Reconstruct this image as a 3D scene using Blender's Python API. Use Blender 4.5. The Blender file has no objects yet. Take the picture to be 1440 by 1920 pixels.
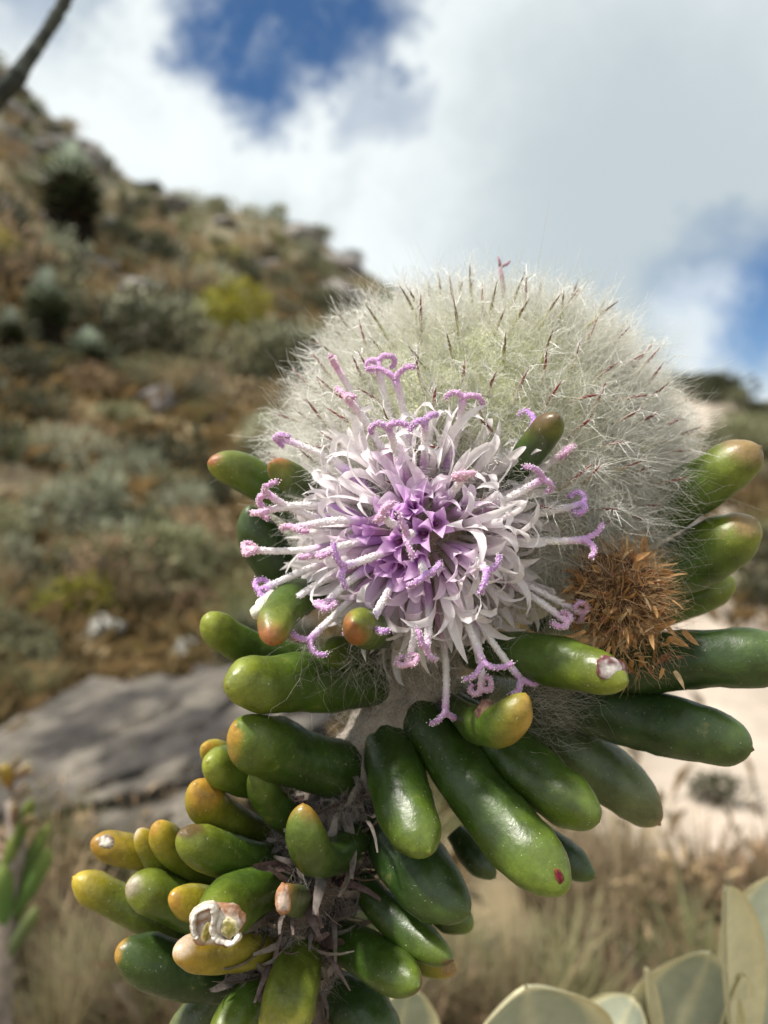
import bpy, math, random
import numpy as np
from mathutils import Vector, Matrix, noise as mnoise
random.seed(7)
rng = np.random.default_rng(7)
sc = bpy.context.scene
COL = sc.collection

# ------------------------------------------------------------------ camera
F = 1544.0                      # focal length in photo pixels (1440 wide)
CZ = 0.45                       # camera height above the ground below it
cam_d = bpy.data.cameras.new('camera')
cam = bpy.data.objects.new('camera', cam_d); COL.objects.link(cam)
cam.location = (0, 0, CZ); cam.rotation_euler = (math.radians(90), 0, 0)
cam_d.sensor_fit = 'HORIZONTAL'; cam_d.sensor_width = 36.0
cam_d.lens = 36.0 * F / 1440.0
cam_d.clip_start = 0.004; cam_d.clip_end = 6000
cam_d.dof.use_dof = True
cam_d.dof.focus_distance = 0.0795
cam_d.dof.aperture_fstop = cam_d.lens / 1.12      # 1.12 mm wide entrance pupil
sc.camera = cam

# ------------------------------------------------------------------ light
sun_to = Vector((-0.48, -0.20, 0.88)).normalized()
sun_d = bpy.data.lights.new('sun', 'SUN'); sun_d.energy = 4.4
sun_d.angle = math.radians(5.0); sun_d.color = (1.0, 0.95, 0.87)
sun = bpy.data.objects.new('sun', sun_d); COL.objects.link(sun)
sun.rotation_euler = (-sun_to).to_track_quat('-Z', 'Y').to_euler()
sun.location = (-3, -2, 5)

sc.view_settings.view_transform = 'Standard'
sc.view_settings.look = 'None'
sc.view_settings.exposure = 0.46
sc.view_settings.gamma = 1.0
sc.cycles.use_denoising = True
sc.cycles.max_bounces = 5
sc.cycles.transparent_max_bounces = 4

def pdir(px, py):
    return Vector(((px - 720) / F, 1.0, (960 - py) / F)).normalized()

def build_world():
    w = bpy.data.worlds.new('World'); sc.world = w; w.use_nodes = True
    nt = w.node_tree; N = nt.nodes; L = nt.links; N.clear()
    out = N.new('ShaderNodeOutputWorld')
    sky = N.new('ShaderNodeTexSky'); sky.sky_type = 'NISHITA'; sky.sun_disc = False
    sky.sun_elevation = math.asin(sun_to.z); sky.sun_rotation = math.atan2(sun_to.x, sun_to.y) % (2 * math.pi)
    sky.altitude = 2200; sky.air_density = 1.0; sky.dust_density = 0.05; sky.ozone_density = 1.6
    bg1 = N.new('ShaderNodeBackground'); bg1.inputs[1].default_value = 0.085
    hs = N.new('ShaderNodeHueSaturation'); hs.inputs['Saturation'].default_value = 1.18; L.new(sky.outputs[0], hs.inputs['Color']); L.new(hs.outputs[0], bg1.inputs[0])
    tc = N.new('ShaderNodeTexCoord')
    def vmath(op, a, b=None):
        n = N.new('ShaderNodeVectorMath'); n.operation = op
        for i, v in enumerate((a, b)):
            if v is None: continue
            if hasattr(v, 'is_output'): L.new(v, n.inputs[i])
            else: n.inputs[i].default_value = v
        return n
    def math_(op, a, b=None, clamp=False):
        n = N.new('ShaderNodeMath'); n.operation = op; n.use_clamp = clamp
        for i, v in enumerate((a, b)):
            if v is None: continue
            if hasattr(v, 'is_output'): L.new(v, n.inputs[i])
            else: n.inputs[i].default_value = v
        return n.outputs[0]
    def noise(vec, scale, detail=5, rough=0.55, w=0.0):
        n = N.new('ShaderNodeTexNoise'); n.noise_dimensions = '4D'
        L.new(vec, n.inputs['Vector']); n.inputs['Scale'].default_value = scale
        n.inputs['Detail'].default_value = detail; n.inputs['Roughness'].default_value = rough
        n.inputs['W'].default_value = w
        return n
    D = tc.outputs['Generated']
    warp = noise(D, 6.0, 6, 0.66, 3.1)
    wv = vmath('SUBTRACT', warp.outputs['Color'], (0.5, 0.5, 0.5))
    wv = vmath('SCALE', wv.outputs[0]); wv.inputs['Scale'].default_value = 0.26
    DW = vmath('NORMALIZE', vmath('ADD', D, wv.outputs[0]).outputs[0]).outputs[0]
    def blob(px, py, r, soft, vec):
        """1 inside an angular radius of r photo pixels, falling to 0 over soft pixels"""
        d = vmath('DOT_PRODUCT', vec, tuple(pdir(px, py))).outputs['Value']
        m = N.new('ShaderNodeMapRange'); m.interpolation_type = 'SMOOTHSTEP'
        L.new(d, m.inputs['Value'])
        m.inputs['From Min'].default_value = math.cos((r + soft) / F)
        m.inputs['From Max'].default_value = math.cos(max(r - soft, 1) / F)
        return m.outputs['Result']
    def ramp(val, a, b):
        m = N.new('ShaderNodeMapRange'); m.interpolation_type = 'SMOOTHSTEP'
        L.new(val, m.inputs['Value']); m.inputs['From Min'].default_value = a; m.inputs['From Max'].default_value = b
        return m.outputs['Result']
    holes = None
    for (x, y, r, s) in ((455, 50, 90, 55), (590, 30, 110, 60), (690, -20, 100, 55), (490, 140, 70, 55), (590, 110, 60, 50),
                         (1510, 565, 110, 100)):
        b = blob(x, y, r, s, DW)
        holes = b if holes is None else math_('MAXIMUM', holes, b)
    for (x, y, r, s, k) in ((715, 205, 40, 60, 0.45), (1370, 520, 30, 120, 0.5), (60, -120, 60, 120, 0.6)):
        holes = math_('MAXIMUM', holes, math_('MULTIPLY', blob(x, y, r, s, DW), k))
    cov = ramp(noise(DW, 2.6, 4, 0.5, 9.3).outputs['Fac'], 0.60, 0.72)
    holes = math_('MAXIMUM', holes, cov)
    wisp = ramp(noise(DW, 11.0, 6, 0.65, 1.7).outputs['Fac'], 0.48, 0.70)
    holes = math_('MULTIPLY', holes, math_('SUBTRACT', 1.0, math_('MULTIPLY', wisp, 0.38)))
    # cloud tone
    tone = noise(DW, 4.2, 6, 0.58, 4.4).outputs['Fac']
    grey = math_('MULTIPLY', ramp(tone, 0.42, 0.66), 0.45)
    g2 = math_('MAXIMUM', blob(1230, 400, 190, 330, DW), math_('MULTIPLY', blob(1420, 150, 120, 260, DW), 0.7))
    grey = math_('MAXIMUM', grey, math_('MULTIPLY', g2, 0.72))
    glow = blob(1330, 600, 30, 70, DW)
    grey = math_('MULTIPLY', grey, math_('SUBTRACT', 1.0, math_('MULTIPLY', glow, 0.9)))
    mixc = N.new('ShaderNodeMix'); mixc.data_type = 'RGBA'
    L.new(grey, mixc.inputs['Factor'])
    mixc.inputs['A'].default_value = (0.70, 0.745, 0.75, 1)
    mixc.inputs['B'].default_value = (0.30, 0.365, 0.40, 1)
    bg2 = N.new('ShaderNodeBackground'); bg2.inputs[1].default_value = 1.0
    L.new(mixc.outputs['Result'], bg2.inputs[0])
    mx = N.new('ShaderNodeMixShader')
    L.new(holes, mx.inputs[0]); L.new(bg2.outputs[0], mx.inputs[1]); L.new(bg1.outputs[0], mx.inputs[2])
    L.new(mx.outputs[0], out.inputs[0])
build_world()

# ------------------------------------------------------------------ helpers
def P(px, py, d):
    return np.array([(px - 720) / F * d, d, CZ + (960 - py) / F * d])

ORIG = {}
def tag(o, label=None, cat=None, group=None, kind=None):
    if label: o['label'] = label
    if cat: o['category'] = cat
    if group: o['group'] = group
    if kind: o['kind'] = kind
    return o
def empty(name, loc, label=None, cat=None, group=None):
    o = bpy.data.objects.new(name, None); COL.objects.link(o)
    o.location = tuple(loc); o.empty_display_size = 0.02
    ORIG[o.name] = np.array(loc, float)
    return tag(o, label, cat, group)
def mesh_data(name, v, f, mat, cols=None, smooth=True):
    me = bpy.data.meshes.new(name)
    v = np.asarray(v, dtype=np.float32)
    if isinstance(f, np.ndarray) and f.ndim == 2:
        n, k = f.shape
        me.vertices.add(len(v)); me.vertices.foreach_set('co', v.ravel())
        me.loops.add(n * k); me.loops.foreach_set('vertex_index', f.astype(np.int32).ravel())
        me.polygons.add(n); me.polygons.foreach_set('loop_start', np.arange(0, n * k, k, dtype=np.int32))
        me.polygons.foreach_set('loop_total', np.full(n, k, dtype=np.int32))
        me.update(calc_edges=True)
    else:
        me.from_pydata(v.tolist(), [], f)
    if smooth:
        me.polygons.foreach_set('use_smooth', np.ones(len(me.polygons), dtype=bool))
    if cols is not None:
        a = me.attributes.new('Col', 'FLOAT_COLOR', 'POINT')
        c = np.ones((len(v), 4), dtype=np.float32); c[:, :3] = np.asarray(cols)[:, :3]
        a.data.foreach_set('color', c.ravel())
    if mat: me.materials.append(mat)
    me.update()
    return me
def obj(name, me, parent=None, origin=None, kind=None, label=None):
    """mesh built in coordinates relative to origin (world)"""
    o = bpy.data.objects.new(name, me); COL.objects.link(o)
    org = np.zeros(3) if origin is None else np.asarray(origin, float)
    if parent is not None:
        o.parent = parent; o.location = tuple(org - ORIG[parent.name])
    else:
        o.location = tuple(org)
    ORIG[o.name] = org
    if kind: o['kind'] = kind
    if label: o['label'] = label
    return o
def obj_m(name, me, parent, M):
    """instance with a full world matrix under a parent that is only translated"""
    o = bpy.data.objects.new(name, me); COL.objects.link(o)
    o.parent = parent
    o.matrix_basis = Matrix.Translation(Vector(-ORIG[parent.name])) @ M
    return o
def norm(a): 
    a = np.asarray(a, float); return a / (np.linalg.norm(a, axis=-1, keepdims=True) + 1e-12)
def perp(d):
    d = norm(d); h = np.array([0, 0, 1.0]) if abs(d[2]) < 0.9 else np.array([1.0, 0, 0])
    a = norm(np.cross(d, h)); return a, np.cross(d, a)
class MB:
    def __init__(s): s.v = []; s.f = []; s.c = []
    def add(s, v, f, c):
        b = len(s.v); s.v += [tuple(p) for p in v]; s.f += [tuple(i + b for i in q) for q in f]
        s.c += [tuple(c[i][:3]) if hasattr(c[0], '__len__') else tuple(c) for i in range(len(v))]
    def tube(s, pts, rad, seg, cols, side=None, flat=1.0, cap=True):
        pts = np.asarray(pts, float); n = len(pts)
        rad = np.broadcast_to(rad, (n,))
        tan = np.gradient(pts, axis=0); tan = norm(tan)
        a = perp(tan[0])[0] if side is None else norm(side)
        V = []; C = []
        for i in range(n):
            a = norm(a - tan[i] * np.dot(a, tan[i])); b = np.cross(tan[i], a)
            for k in range(seg):
                t = 2 * math.pi * k / seg
                V.append(pts[i] + rad[i] * (math.cos(t) * a + flat * math.sin(t) * b))
                C.append(cols[i] if hasattr(cols[0], '__len__') else cols)
        Fc = [(i * seg + k, i * seg + (k + 1) % seg, (i + 1) * seg + (k + 1) % seg, (i + 1) * seg + k) for i in range(n - 1) for k in range(seg)]
        if cap:
            Fc.append(tuple(range(seg - 1, -1, -1))); Fc.append(tuple((n - 1) * seg + k for k in range(seg)))
        s.add(V, Fc, C)
    def data(s, name, mat, smooth=True):
        return mesh_data(name, s.v, s.f, mat, s.c, smooth)
    def build(s, name, mat, parent=None, origin=(0, 0, 0), kind=None, label=None, smooth=True):
        v = np.asarray(s.v) - np.asarray(origin)
        return obj(name, mesh_data(name, v, s.f, mat, s.c, smooth), parent, origin, kind, label)
def octa(c, r):
    v = [c + np.array(d) * r for d in ((1, 0, 0), (-1, 0, 0), (0, 1, 0), (0, -1, 0), (0, 0, 1), (0, 0, -1))]
    f = [(0, 2, 4), (2, 1, 4), (1, 3, 4), (3, 0, 4), (2, 0, 5), (1, 2, 5), (3, 1, 5), (0, 3, 5)]
    return v, f
def lerp(a, b, t): return tuple(np.asarray(a) * (1 - t) + np.asarray(b) * t)
def ico(level, mb=None):
    import bmesh
    bm = bmesh.new(); bmesh.ops.create_icosphere(bm, subdivisions=level, radius=1)
    v = np.array([p.co[:] for p in bm.verts]); f = [tuple(q.index for q in p.verts) for p in bm.faces]; bm.free()
    return v, f

# ------------------------------------------------------------------ materials
def material(name, rough=0.6, spec=0.4, mottle=0.25, scale=900.0, bump=0.0, bump_scale=1500.0, bump_dist=0.0002,
             sss=0.0, sss_r=(0.6, 1.0, 0.2), sss_scale=0.001, trans=0.0, coat=0.0, veins=0.0, vein_scale=900.0,
             specks=0.0, color=None, detail=4, obj_var=0.0):
    m = bpy.data.materials.new(name); m.use_nodes = True
    nt = m.node_tree; N = nt.nodes; L = nt.links
    b = N['Principled BSDF']; out = N['Material Output']
    b.inputs['Roughness'].default_value = rough
    b.inputs['Specular IOR Level'].default_value = spec
    b.inputs['Coat Weight'].default_value = coat; b.inputs['Coat Roughness'].default_value = 0.25
    tc = N.new('ShaderNodeTexCoord'); vec = tc.outputs['Object']
    if color is None:
        at = N.new('ShaderNodeAttribute'); at.attribute_name = 'Col'; c = at.outputs['Color']
    else:
        rg = N.new('ShaderNodeRGB'); rg.outputs[0].default_value = (*color, 1); c = rg.outputs[0]
    def noise(scale, detail=4, rough=0.6):
        n = N.new('ShaderNodeTexNoise'); L.new(vec, n.inputs['Vector']); n.inputs['Scale'].default_value = scale
        n.inputs['Detail'].default_value = detail; n.inputs['Roughness'].default_value = rough; return n.outputs['Fac']
    def rng_(v, a, b_, lo, hi):
        r = N.new('ShaderNodeMapRange'); L.new(v, r.inputs['Value']); r.inputs['From Min'].default_value = a
        r.inputs['From Max'].default_value = b_; r.inputs['To Min'].default_value = lo; r.inputs['To Max'].default_value = hi
        return r.outputs['Result']
    def mul(c, f):
        x = N.new('ShaderNodeMix'); x.data_type = 'RGBA'; x.blend_type = 'MULTIPLY'; x.inputs['Factor'].default_value = 1
        L.new(c, x.inputs['A']); L.new(f, x.inputs['B']); return x.outputs['Result']
    if mottle:
        c = mul(c, rng_(noise(scale, detail), 0.3, 0.7, 1 - mottle, 1 + mottle))
    if obj_var:
        oi = N.new('ShaderNodeObjectInfo')
        hs = N.new('ShaderNodeHueSaturation'); L.new(c, hs.inputs['Color'])
        L.new(rng_(oi.outputs['Random'], 0, 1, 1 - obj_var, 1 + obj_var), hs.inputs['Value'])
        m2 = N.new('ShaderNodeMath'); m2.operation = 'FRACT'
        m3 = N.new('ShaderNodeMath'); m3.operation = 'MULTIPLY'; L.new(oi.outputs['Random'], m3.inputs[0]); m3.inputs[1].default_value = 7.31
        L.new(m3.outputs[0], m2.inputs[0])
        L.new(rng_(m2.outputs[0], 0, 1, 0.485, 0.515), hs.inputs['Hue'])
        c = hs.outputs['Color']
    bumps = []
    if veins:
        vo = N.new('ShaderNodeTexVoronoi'); vo.feature = 'DISTANCE_TO_EDGE'
        wn = N.new('ShaderNodeTexNoise'); L.new(vec, wn.inputs['Vector']); wn.inputs['Scale'].default_value = vein_scale * .8
        wa = N.new('ShaderNodeVectorMath'); wa.operation = 'MULTIPLY_ADD'; L.new(wn.outputs['Color'], wa.inputs[0])
        wa.inputs[1].default_value = (1.1 / vein_scale,) * 3; L.new(vec, wa.inputs[2])
        L.new(wa.outputs[0], vo.inputs['Vector']); vo.inputs['Scale'].default_value = vein_scale
        vm = rng_(vo.outputs['Distance'], 0.0, 0.12, 1 - veins, 1.0)
        c = mul(c, vm); bumps.append((vm, 0.22, 0.00005))
    if specks:
        sp = rng_(noise(3800.0, 2), 0.70, 0.74, 0.0, specks)
        x = N.new('ShaderNodeMix'); x.data_type = 'RGBA'; L.new(sp, x.inputs['Factor']); L.new(c, x.inputs['A'])
        x.inputs['B'].default_value = (0.62, 0.6, 0.48, 1); c = x.outputs['Result']
        bl = rng_(noise(330.0, 5, 0.7), 0.64, 0.72, 0.0, 0.35)
        x = N.new('ShaderNodeMix'); x.data_type = 'RGBA'; L.new(bl, x.inputs['Factor']); L.new(c, x.inputs['A'])
        x.inputs['B'].default_value = (0.30, 0.24, 0.08, 1); c = x.outputs['Result']
        rv = rng_(noise(700.0, 3), 0.3, 0.7, rough - 0.10, rough + 0.14); L.new(rv, b.inputs['Roughness'])
    if bump: bumps.append((noise(bump_scale, 4), bump, bump_dist))
    prev = None
    for (h, s, d) in bumps:
        bn = N.new('ShaderNodeBump'); bn.inputs['Strength'].default_value = s; bn.inputs['Distance'].default_value = d
        L.new(h, bn.inputs['Height'])
        if prev: L.new(prev, bn.inputs['Normal'])
        prev = bn.outputs['Normal']
    if prev: L.new(prev, b.inputs['Normal'])
    L.new(c, b.inputs['Base Color'])
    if sss:
        b.inputs['Subsurface Weight'].default_value = sss; b.inputs['Subsurface Radius'].default_value = sss_r
        b.inputs['Subsurface Scale'].default_value = sss_scale
    if trans:
        tr = N.new('ShaderNodeBsdfTranslucent'); L.new(c, tr.inputs['Color'])
        mx = N.new('ShaderNodeMixShader'); mx.inputs[0].default_value = trans
        L.new(b.outputs[0], mx.inputs[1]); L.new(tr.outputs[0], mx.inputs[2]); L.new(mx.outputs[0], out.inputs['Surface'])
    return m

M_LEAF = material('succulent_leaf', rough=0.38, spec=0.5, mottle=0.38, scale=330, veins=0.12, vein_scale=1300, bump=0.32,
                  bump_scale=900, bump_dist=0.0003, specks=0.5)
M_WOOL = material('white_wool', rough=0.6, spec=0.35, mottle=0.10, scale=200, trans=0.5)
M_WCORE = material('wool_felt', rough=0.95, spec=0.05, mottle=0.18, scale=260, bump=0.9, bump_scale=1600, bump_dist=0.0006, trans=0.15)
M_BRACT = material('bract', rough=0.6, spec=0.3, mottle=0.3, scale=2500)
M_PETAL = material('floret_petal', rough=0.45, spec=0.3, mottle=0.06, scale=1800, trans=0.5)
M_STYLE = material('style', rough=0.7, spec=0.2, mottle=0.10, scale=3000, trans=0.2)
M_DRY = material('dry_chaff', rough=0.75, spec=0.2, mottle=0.35, scale=1500, trans=0.2)
M_STEM = material('felted_stem', rough=0.95, spec=0.05, mottle=0.35, scale=420, bump=1.0, bump_scale=900, bump_dist=0.0008)
M_SCALE = material('dead_leaf_base', rough=0.85, spec=0.15, mottle=0.45, scale=900, bump=0.6, bump_scale=1400)
M_PALE = material('pale_leaf', rough=0.7, spec=0.25, mottle=0.12, scale=300, trans=0.12, bump=0.2, bump_scale=2500, bump_dist=0.0001)
M_BARK = material('grey_bark', rough=0.9, spec=0.1, mottle=0.4, scale=120, bump=0.8, bump_scale=200, bump_dist=0.002)
M_ROCK = material('rock', rough=0.9, spec=0.15, mottle=0.45, scale=9, bump=0.9, bump_scale=14, bump_dist=0.03, detail=8, obj_var=0.2)
M_FOL = material('foliage', rough=0.6, spec=0.25, mottle=0.2, scale=6, trans=0.25, obj_var=0.25)
M_GRASS = material('dry_grass', rough=0.7, spec=0.2, mottle=0.25, scale=4, trans=0.3, obj_var=0.15)
M_GROUND = material('hill_soil', rough=0.95, spec=0.1, mottle=0.4, scale=3.5, bump=0.8, bump_scale=30, bump_dist=0.02, detail=10)

# ------------------------------------------------------------------ terrain
SK = np.array([(-6000, 520), (-1800, 150), (-600, 40), (0, 95), (60, 165), (150, 250), (240, 312), (330, 352), (420, 368), (520, 388),
               (600, 430), (680, 482), (740, 522), (850, 585), (1000, 645), (1240, 712), (1330, 712), (1440, 745), (2200, 850), (6000, 930)], float)
RIDGE = 40.0
def fbm(x, y, s, o=4):
    return mnoise.fractal(Vector((x * s, y * s, 3.7)), 0.9, 2.1, o)
def height(X, Y):
    """ground height in world z (the camera sits at z = CZ)"""
    r = math.hypot(X, Y); a = math.atan2(X, Y)
    aa = min(abs(a), math.radians(76)) * (1 if a >= 0 else -1)
    px = 720 + math.tan(aa) * F
    S = (960 - (np.interp(px, SK[:, 0], SK[:, 1]) + 16)) / F * math.cos(aa)
    w = min(max((abs(a) - math.radians(58)) / math.radians(40), 0), 1); w = w * w * (3 - 2 * w)
    S = S * (1 - w) + (-0.03) * w
    R = RIDGE
    t = max(r - 0.9, 0) / (R - 0.9)
    top = S * R + CZ
    if t <= 1:
        z = top * t ** 1.18
    else:
        z = top - (r - R) * 0.35
        z = max(z, -9.0) if top > -9 else top
    amp = 0.010 + 0.028 * min(max(r - 0.6, 0), 10) if r < 12 else 0.33
    if r > 200: amp = 0.33 + (r - 200) * 0.004
    z += amp * fbm(X, Y, 0.9 if r < 3 else 0.35, 5) * (0.4 if r < 0.5 else 1.0)
    return z
def ground_hit(px, py):
    d = pdir(px, py); o = Vector((0, 0, CZ)); t = 0.3; last = t
    while t < 70:
        p = o + d * t
        if p.z < height(p.x, p.y):
            a, b = last, t
            for _ in range(18):
                m = (a + b) / 2; q = o + d * m
                if q.z < height(q.x, q.y): b = m
                else: a = m
            q = o + d * b
            return np.array([q.x, q.y, height(q.x, q.y)])
        last = t; t *= 1.035
    return None
def sand_mask(X, Y):
    """pale sandy path that climbs the slope on the right"""
    r = math.hypot(X, Y)
    cx = 0.36 * Y + 0.02 + 0.06 * math.sin(Y * 1.1)
    wd = 0.14 + 0.055 * Y
    if Y <= 0.2: return 0.0
    e = abs(X - cx) / wd + 0.75 * fbm(X + 9, Y, 2.6, 5)
    m = min(max((1.05 - e) / 0.35, 0), 1) * min(max((Y - .74) / .28, 0), 1)
    return m
def build_ground():
    ang = np.concatenate([np.linspace(-180, -34, 60, endpoint=False), np.linspace(-34, 34, 240, endpoint=False), np.linspace(34, 180, 60, endpoint=False)])
    rad = np.concatenate([[0.03], np.geomspace(0.1, 60, 210), np.geomspace(70, 4000, 24)])
    na, nr = len(ang), len(rad)
    V = []; C = []
    for r in rad:
        for a in ang:
            x = r * math.sin(math.radians(a)); y = r * math.cos(math.radians(a))
            V.append((x, y, height(x, y)))
            n1 = fbm(x + 3, y, 1.3, 4); n2 = fbm(x, y + 11, 0.35, 4)
            c = lerp((0.20, 0.16, 0.105), (0.33, 0.25, 0.135), min(max(0.5 + n1, 0), 1))
            c = lerp(c, (0.19, 0.175, 0.125), min(max(0.35 + n2 * 1.2, 0), 1) * 0.7)
            c = lerp(c, (0.125, 0.115, 0.078) if n1 < .12 else (0.19, 0.16, 0.10), min(max((r - 7) / 9, 0), 1) * .85)      # low scrub on the upper slope
            s = sand_mask(x, y)
            if s > 0: c = lerp(c, (0.40, 0.335, 0.275), s)
            C.append(c)
    Fc = [(i * na + k, i * na + (k + 1) % na, (i + 1) * na + (k + 1) % na, (i + 1) * na + k) for i in range(nr - 1) for k in range(na)]
    Fc = np.array(Fc)[:, ::-1].copy()
    g = obj('ground', mesh_data('ground', V, Fc, M_GROUND, C)); g['kind'] = 'structure'
build_ground()

# ------------------------------------------------------------------ background meshes
def rock_mesh(seed, flat=0.6, tint=(0.17, 0.155, 0.145), tint2=(0.34, 0.31, 0.28)):
    v, f = ico(4); out = []; C = []
    for p in v:
        q = Vector(p)
        k = 1 + 0.38 * mnoise.fractal(q * 0.9 + Vector((seed, 0, 0)), 1.0, 2.0, 3) + 0.10 * mnoise.fractal(q * 4 + Vector((0, seed, 0)), 0.8, 2.1, 4)
        # facets: clamp against a few planes
        r = np.array(p) * k
        out.append(r)
    out = np.array(out)
    rr = np.random.default_rng(int(seed * 10))
    for _ in range(9):
        n = norm(rr.normal(size=3)); d = out @ n; lim = rr.uniform(0.55, 0.85)
        ex = np.maximum(d - lim, 0); out -= np.outer(ex * 0.85, n)
    out[:, 2] *= flat
    for p in out:
        n = mnoise.fractal(Vector(p) * 2.2 + Vector((seed, 5, 1)), 0.9, 2.1, 4)
        n += .35 * mnoise.fractal(Vector((p[0] * 2, p[1] * 2, p[2] * 14 + p[0] * 4)) + Vector((seed, 1, 1)), .8, 2.1, 4); c = lerp(tint, tint2, min(max(0.3 + n, 0), 1))
        if mnoise.fractal(Vector(p) * 3 + Vector((9, seed, 4)), 0.9, 2.1, 3) > 0.35: c = lerp(c, tuple(np.array(tint) * .55), 0.6)
        C.append(c)
    return mesh_data('rock', out, f, M_ROCK, C)
ROCKS = [rock_mesh(s, fl) for s, fl in ((1.3, 0.55), (4.1, 0.7), (7.7, 0.5), (11.2, 0.8))]
QUARTZ = rock_mesh(15.5, 0.6, (0.74, 0.72, 0.65), (0.84, 0.82, 0.76))

def slab_mesh(seed=3.3):
    v, f = ico(5); out = []; C = []
    for p in v:
        q = Vector(p); k = 1 + .30 * mnoise.fractal(q * 1.1 + Vector((seed, 0, 0)), 1, 2, 3)
        x, y, z = np.array(p) * k
        st = z * 5 + x * 1.3 + .8 * mnoise.fractal(q * 1.5, 1, 2, 3); led = (st - math.floor(st)); led = min(led * 3, 1)
        g = 1 - .10 * (1 - led) + .07 * mnoise.fractal(q * 6, .8, 2.1, 4)
        out.append((x * g, y * g, z * g * .6))
        n = mnoise.fractal(q * 3 + Vector((0, seed, 2)), .9, 2.1, 4); c = lerp((0.085, 0.075, 0.068), (0.215, 0.185, 0.155), min(max(.45 + n, 0), 1))
        if mnoise.fractal(q * 2.2 + Vector((4, 0, seed)), .9, 2.1, 4) > .18: c = lerp(c, (0.045, 0.04, 0.04), .8)
        C.append(c)
    return mesh_data('rock', out, f, M_ROCK, C)
SLAB = slab_mesh()
def leafball(n, leaf, col_a, col_b, seed, lumps=6, squash=0.8, upright=0.0, lw=0.45, mat=None, hollow=0.35):
    """crown of leaf-sized faces through a lumpy volume (unit radius, base at z=0)"""
    r = np.random.default_rng(seed)
    cen = norm(r.normal(size=(lumps, 3))) * r.uniform(0.25, 0.6, (lumps, 1)); cen[:, 2] = np.abs(cen[:, 2]) * 0.9 + 0.25
    rad = r.uniform(0.28, 0.55, lumps)
    V = np.zeros((n * 4, 3)); C = np.zeros((n * 4, 3))
    for i in range(n):
        k = r.integers(lumps); d = norm(r.normal(size=3))
        p = cen[k] + d * rad[k] * r.uniform(hollow, 1.05) ** 0.6
        p[2] = max(p[2], 0.02) * squash * 1.15
        ax = norm(d * 0.8 + r.normal(size=3) * 0.6 + np.array([0, 0, 0.3 + upright]))
        sd = norm(np.cross(ax, r.normal(size=3))); L_ = leaf * r.uniform(0.6, 1.3); w = L_ * lw
        V[i * 4:(i + 1) * 4] = (p, p + ax * L_ * .5 + sd * w * .5, p + ax * L_, p + ax * L_ * .5 - sd * w * .5)
        C[i * 4:(i + 1) * 4] = lerp(col_a, col_b, r.uniform(0, 1)) * np.ones((4, 3)) * r.uniform(0.75, 1.25)
    Fc = np.arange(n * 4).reshape(n, 4)
    return mesh_data('foliage', V, Fc, mat or M_FOL, C, smooth=False)
def twigs(seed, n=9, col=(0.16, 0.13, 0.10)):
    mb = MB(); r = np.random.default_rng(seed)
    for i in range(n):
        d = norm(np.array([r.normal() * .6, r.normal() * .6, 1.0])); L_ = r.uniform(.5, .9)
        pts = [np.array([r.normal() * .03, r.normal() * .03, -0.12]), d * L_ * .5 + r.normal(size=3) * .04, d * L_]
        mb.tube(pts, np.array([.035, .024, .01]), 5, col)
    return mb.data('stem', M_BARK)
def tussock(seed, n=150, ca=(0.36, 0.28, 0.165), cb=(0.19, 0.155, 0.095), spread=0.75, w=0.018):
    r = np.random.default_rng(seed); V = []; Fc = []; C = []
    for i in range(n):
        a = r.uniform(0, 2 * math.pi); lean = r.uniform(0.05, spread); L_ = r.uniform(.55, 1.1)
        b = np.array([math.cos(a), math.sin(a), 0]) * r.uniform(0, .16); b[2] = -.05
        o = np.array([math.cos(a), math.sin(a), 0]) * lean
        s = np.array([-math.sin(a), math.cos(a), 0]) * w
        c = lerp(ca, cb, r.uniform())
        k = len(V)
        for t in (0, .5, 1.0):
            p = b + o * L_ * t ** 1.8 + np.array([0, 0, 1]) * L_ * (t - .28 * lean * t * t)
            ww = 1 - t * .85
            V += [p - s * ww, p + s * ww]; C += [c, c]
        Fc += [(k, k + 1, k + 3, k + 2), (k + 2, k + 3, k + 5, k + 4)]
    return mesh_data('blades', V, np.array(Fc), M_GRASS, C, smooth=False)

KINDS = {}
def kind_def(key, name, cat, cols, n=700, leaf=0.16, variants=3, **kw):
    KINDS[key] = (name, cat, [leafball(n, leaf, cols[0], cols[1], 100 + hash(key) % 50 + 7 * v if False else sum(map(ord, key)) + 7 * v, **kw) for v in range(variants)])
kind_def('olive', 'shrub', 'shrub', ((0.155, 0.16, 0.085), (0.26, 0.25, 0.14)))
kind_def('silver', 'shrub', 'shrub', ((0.24, 0.25, 0.165), (0.40, 0.40, 0.28)), lw=0.3, upright=0.4)
kind_def('dark', 'shrub', 'shrub', ((0.045, 0.05, 0.026), (0.09, 0.09, 0.05)))
kind_def('lime', 'shrub', 'shrub', ((0.26, 0.25, 0.04), (0.40, 0.36, 0.06)), n=500)
kind_def('brown', 'shrub', 'shrub', ((0.24, 0.17, 0.10), (0.38, 0.27, 0.15)), n=450, lw=0.25)
KINDS['tuss'] = ('grass_tussock', 'grass tuft', [tussock(30 + i) for i in range(3)])
KINDS['tussg'] = ('grass_tussock', 'grass tuft', [tussock(40 + i, ca=(0.17, 0.18, 0.085), cb=(0.28, 0.26, 0.13)) for i in range(2)])
TW = [twigs(5), twigs(6)]
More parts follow.
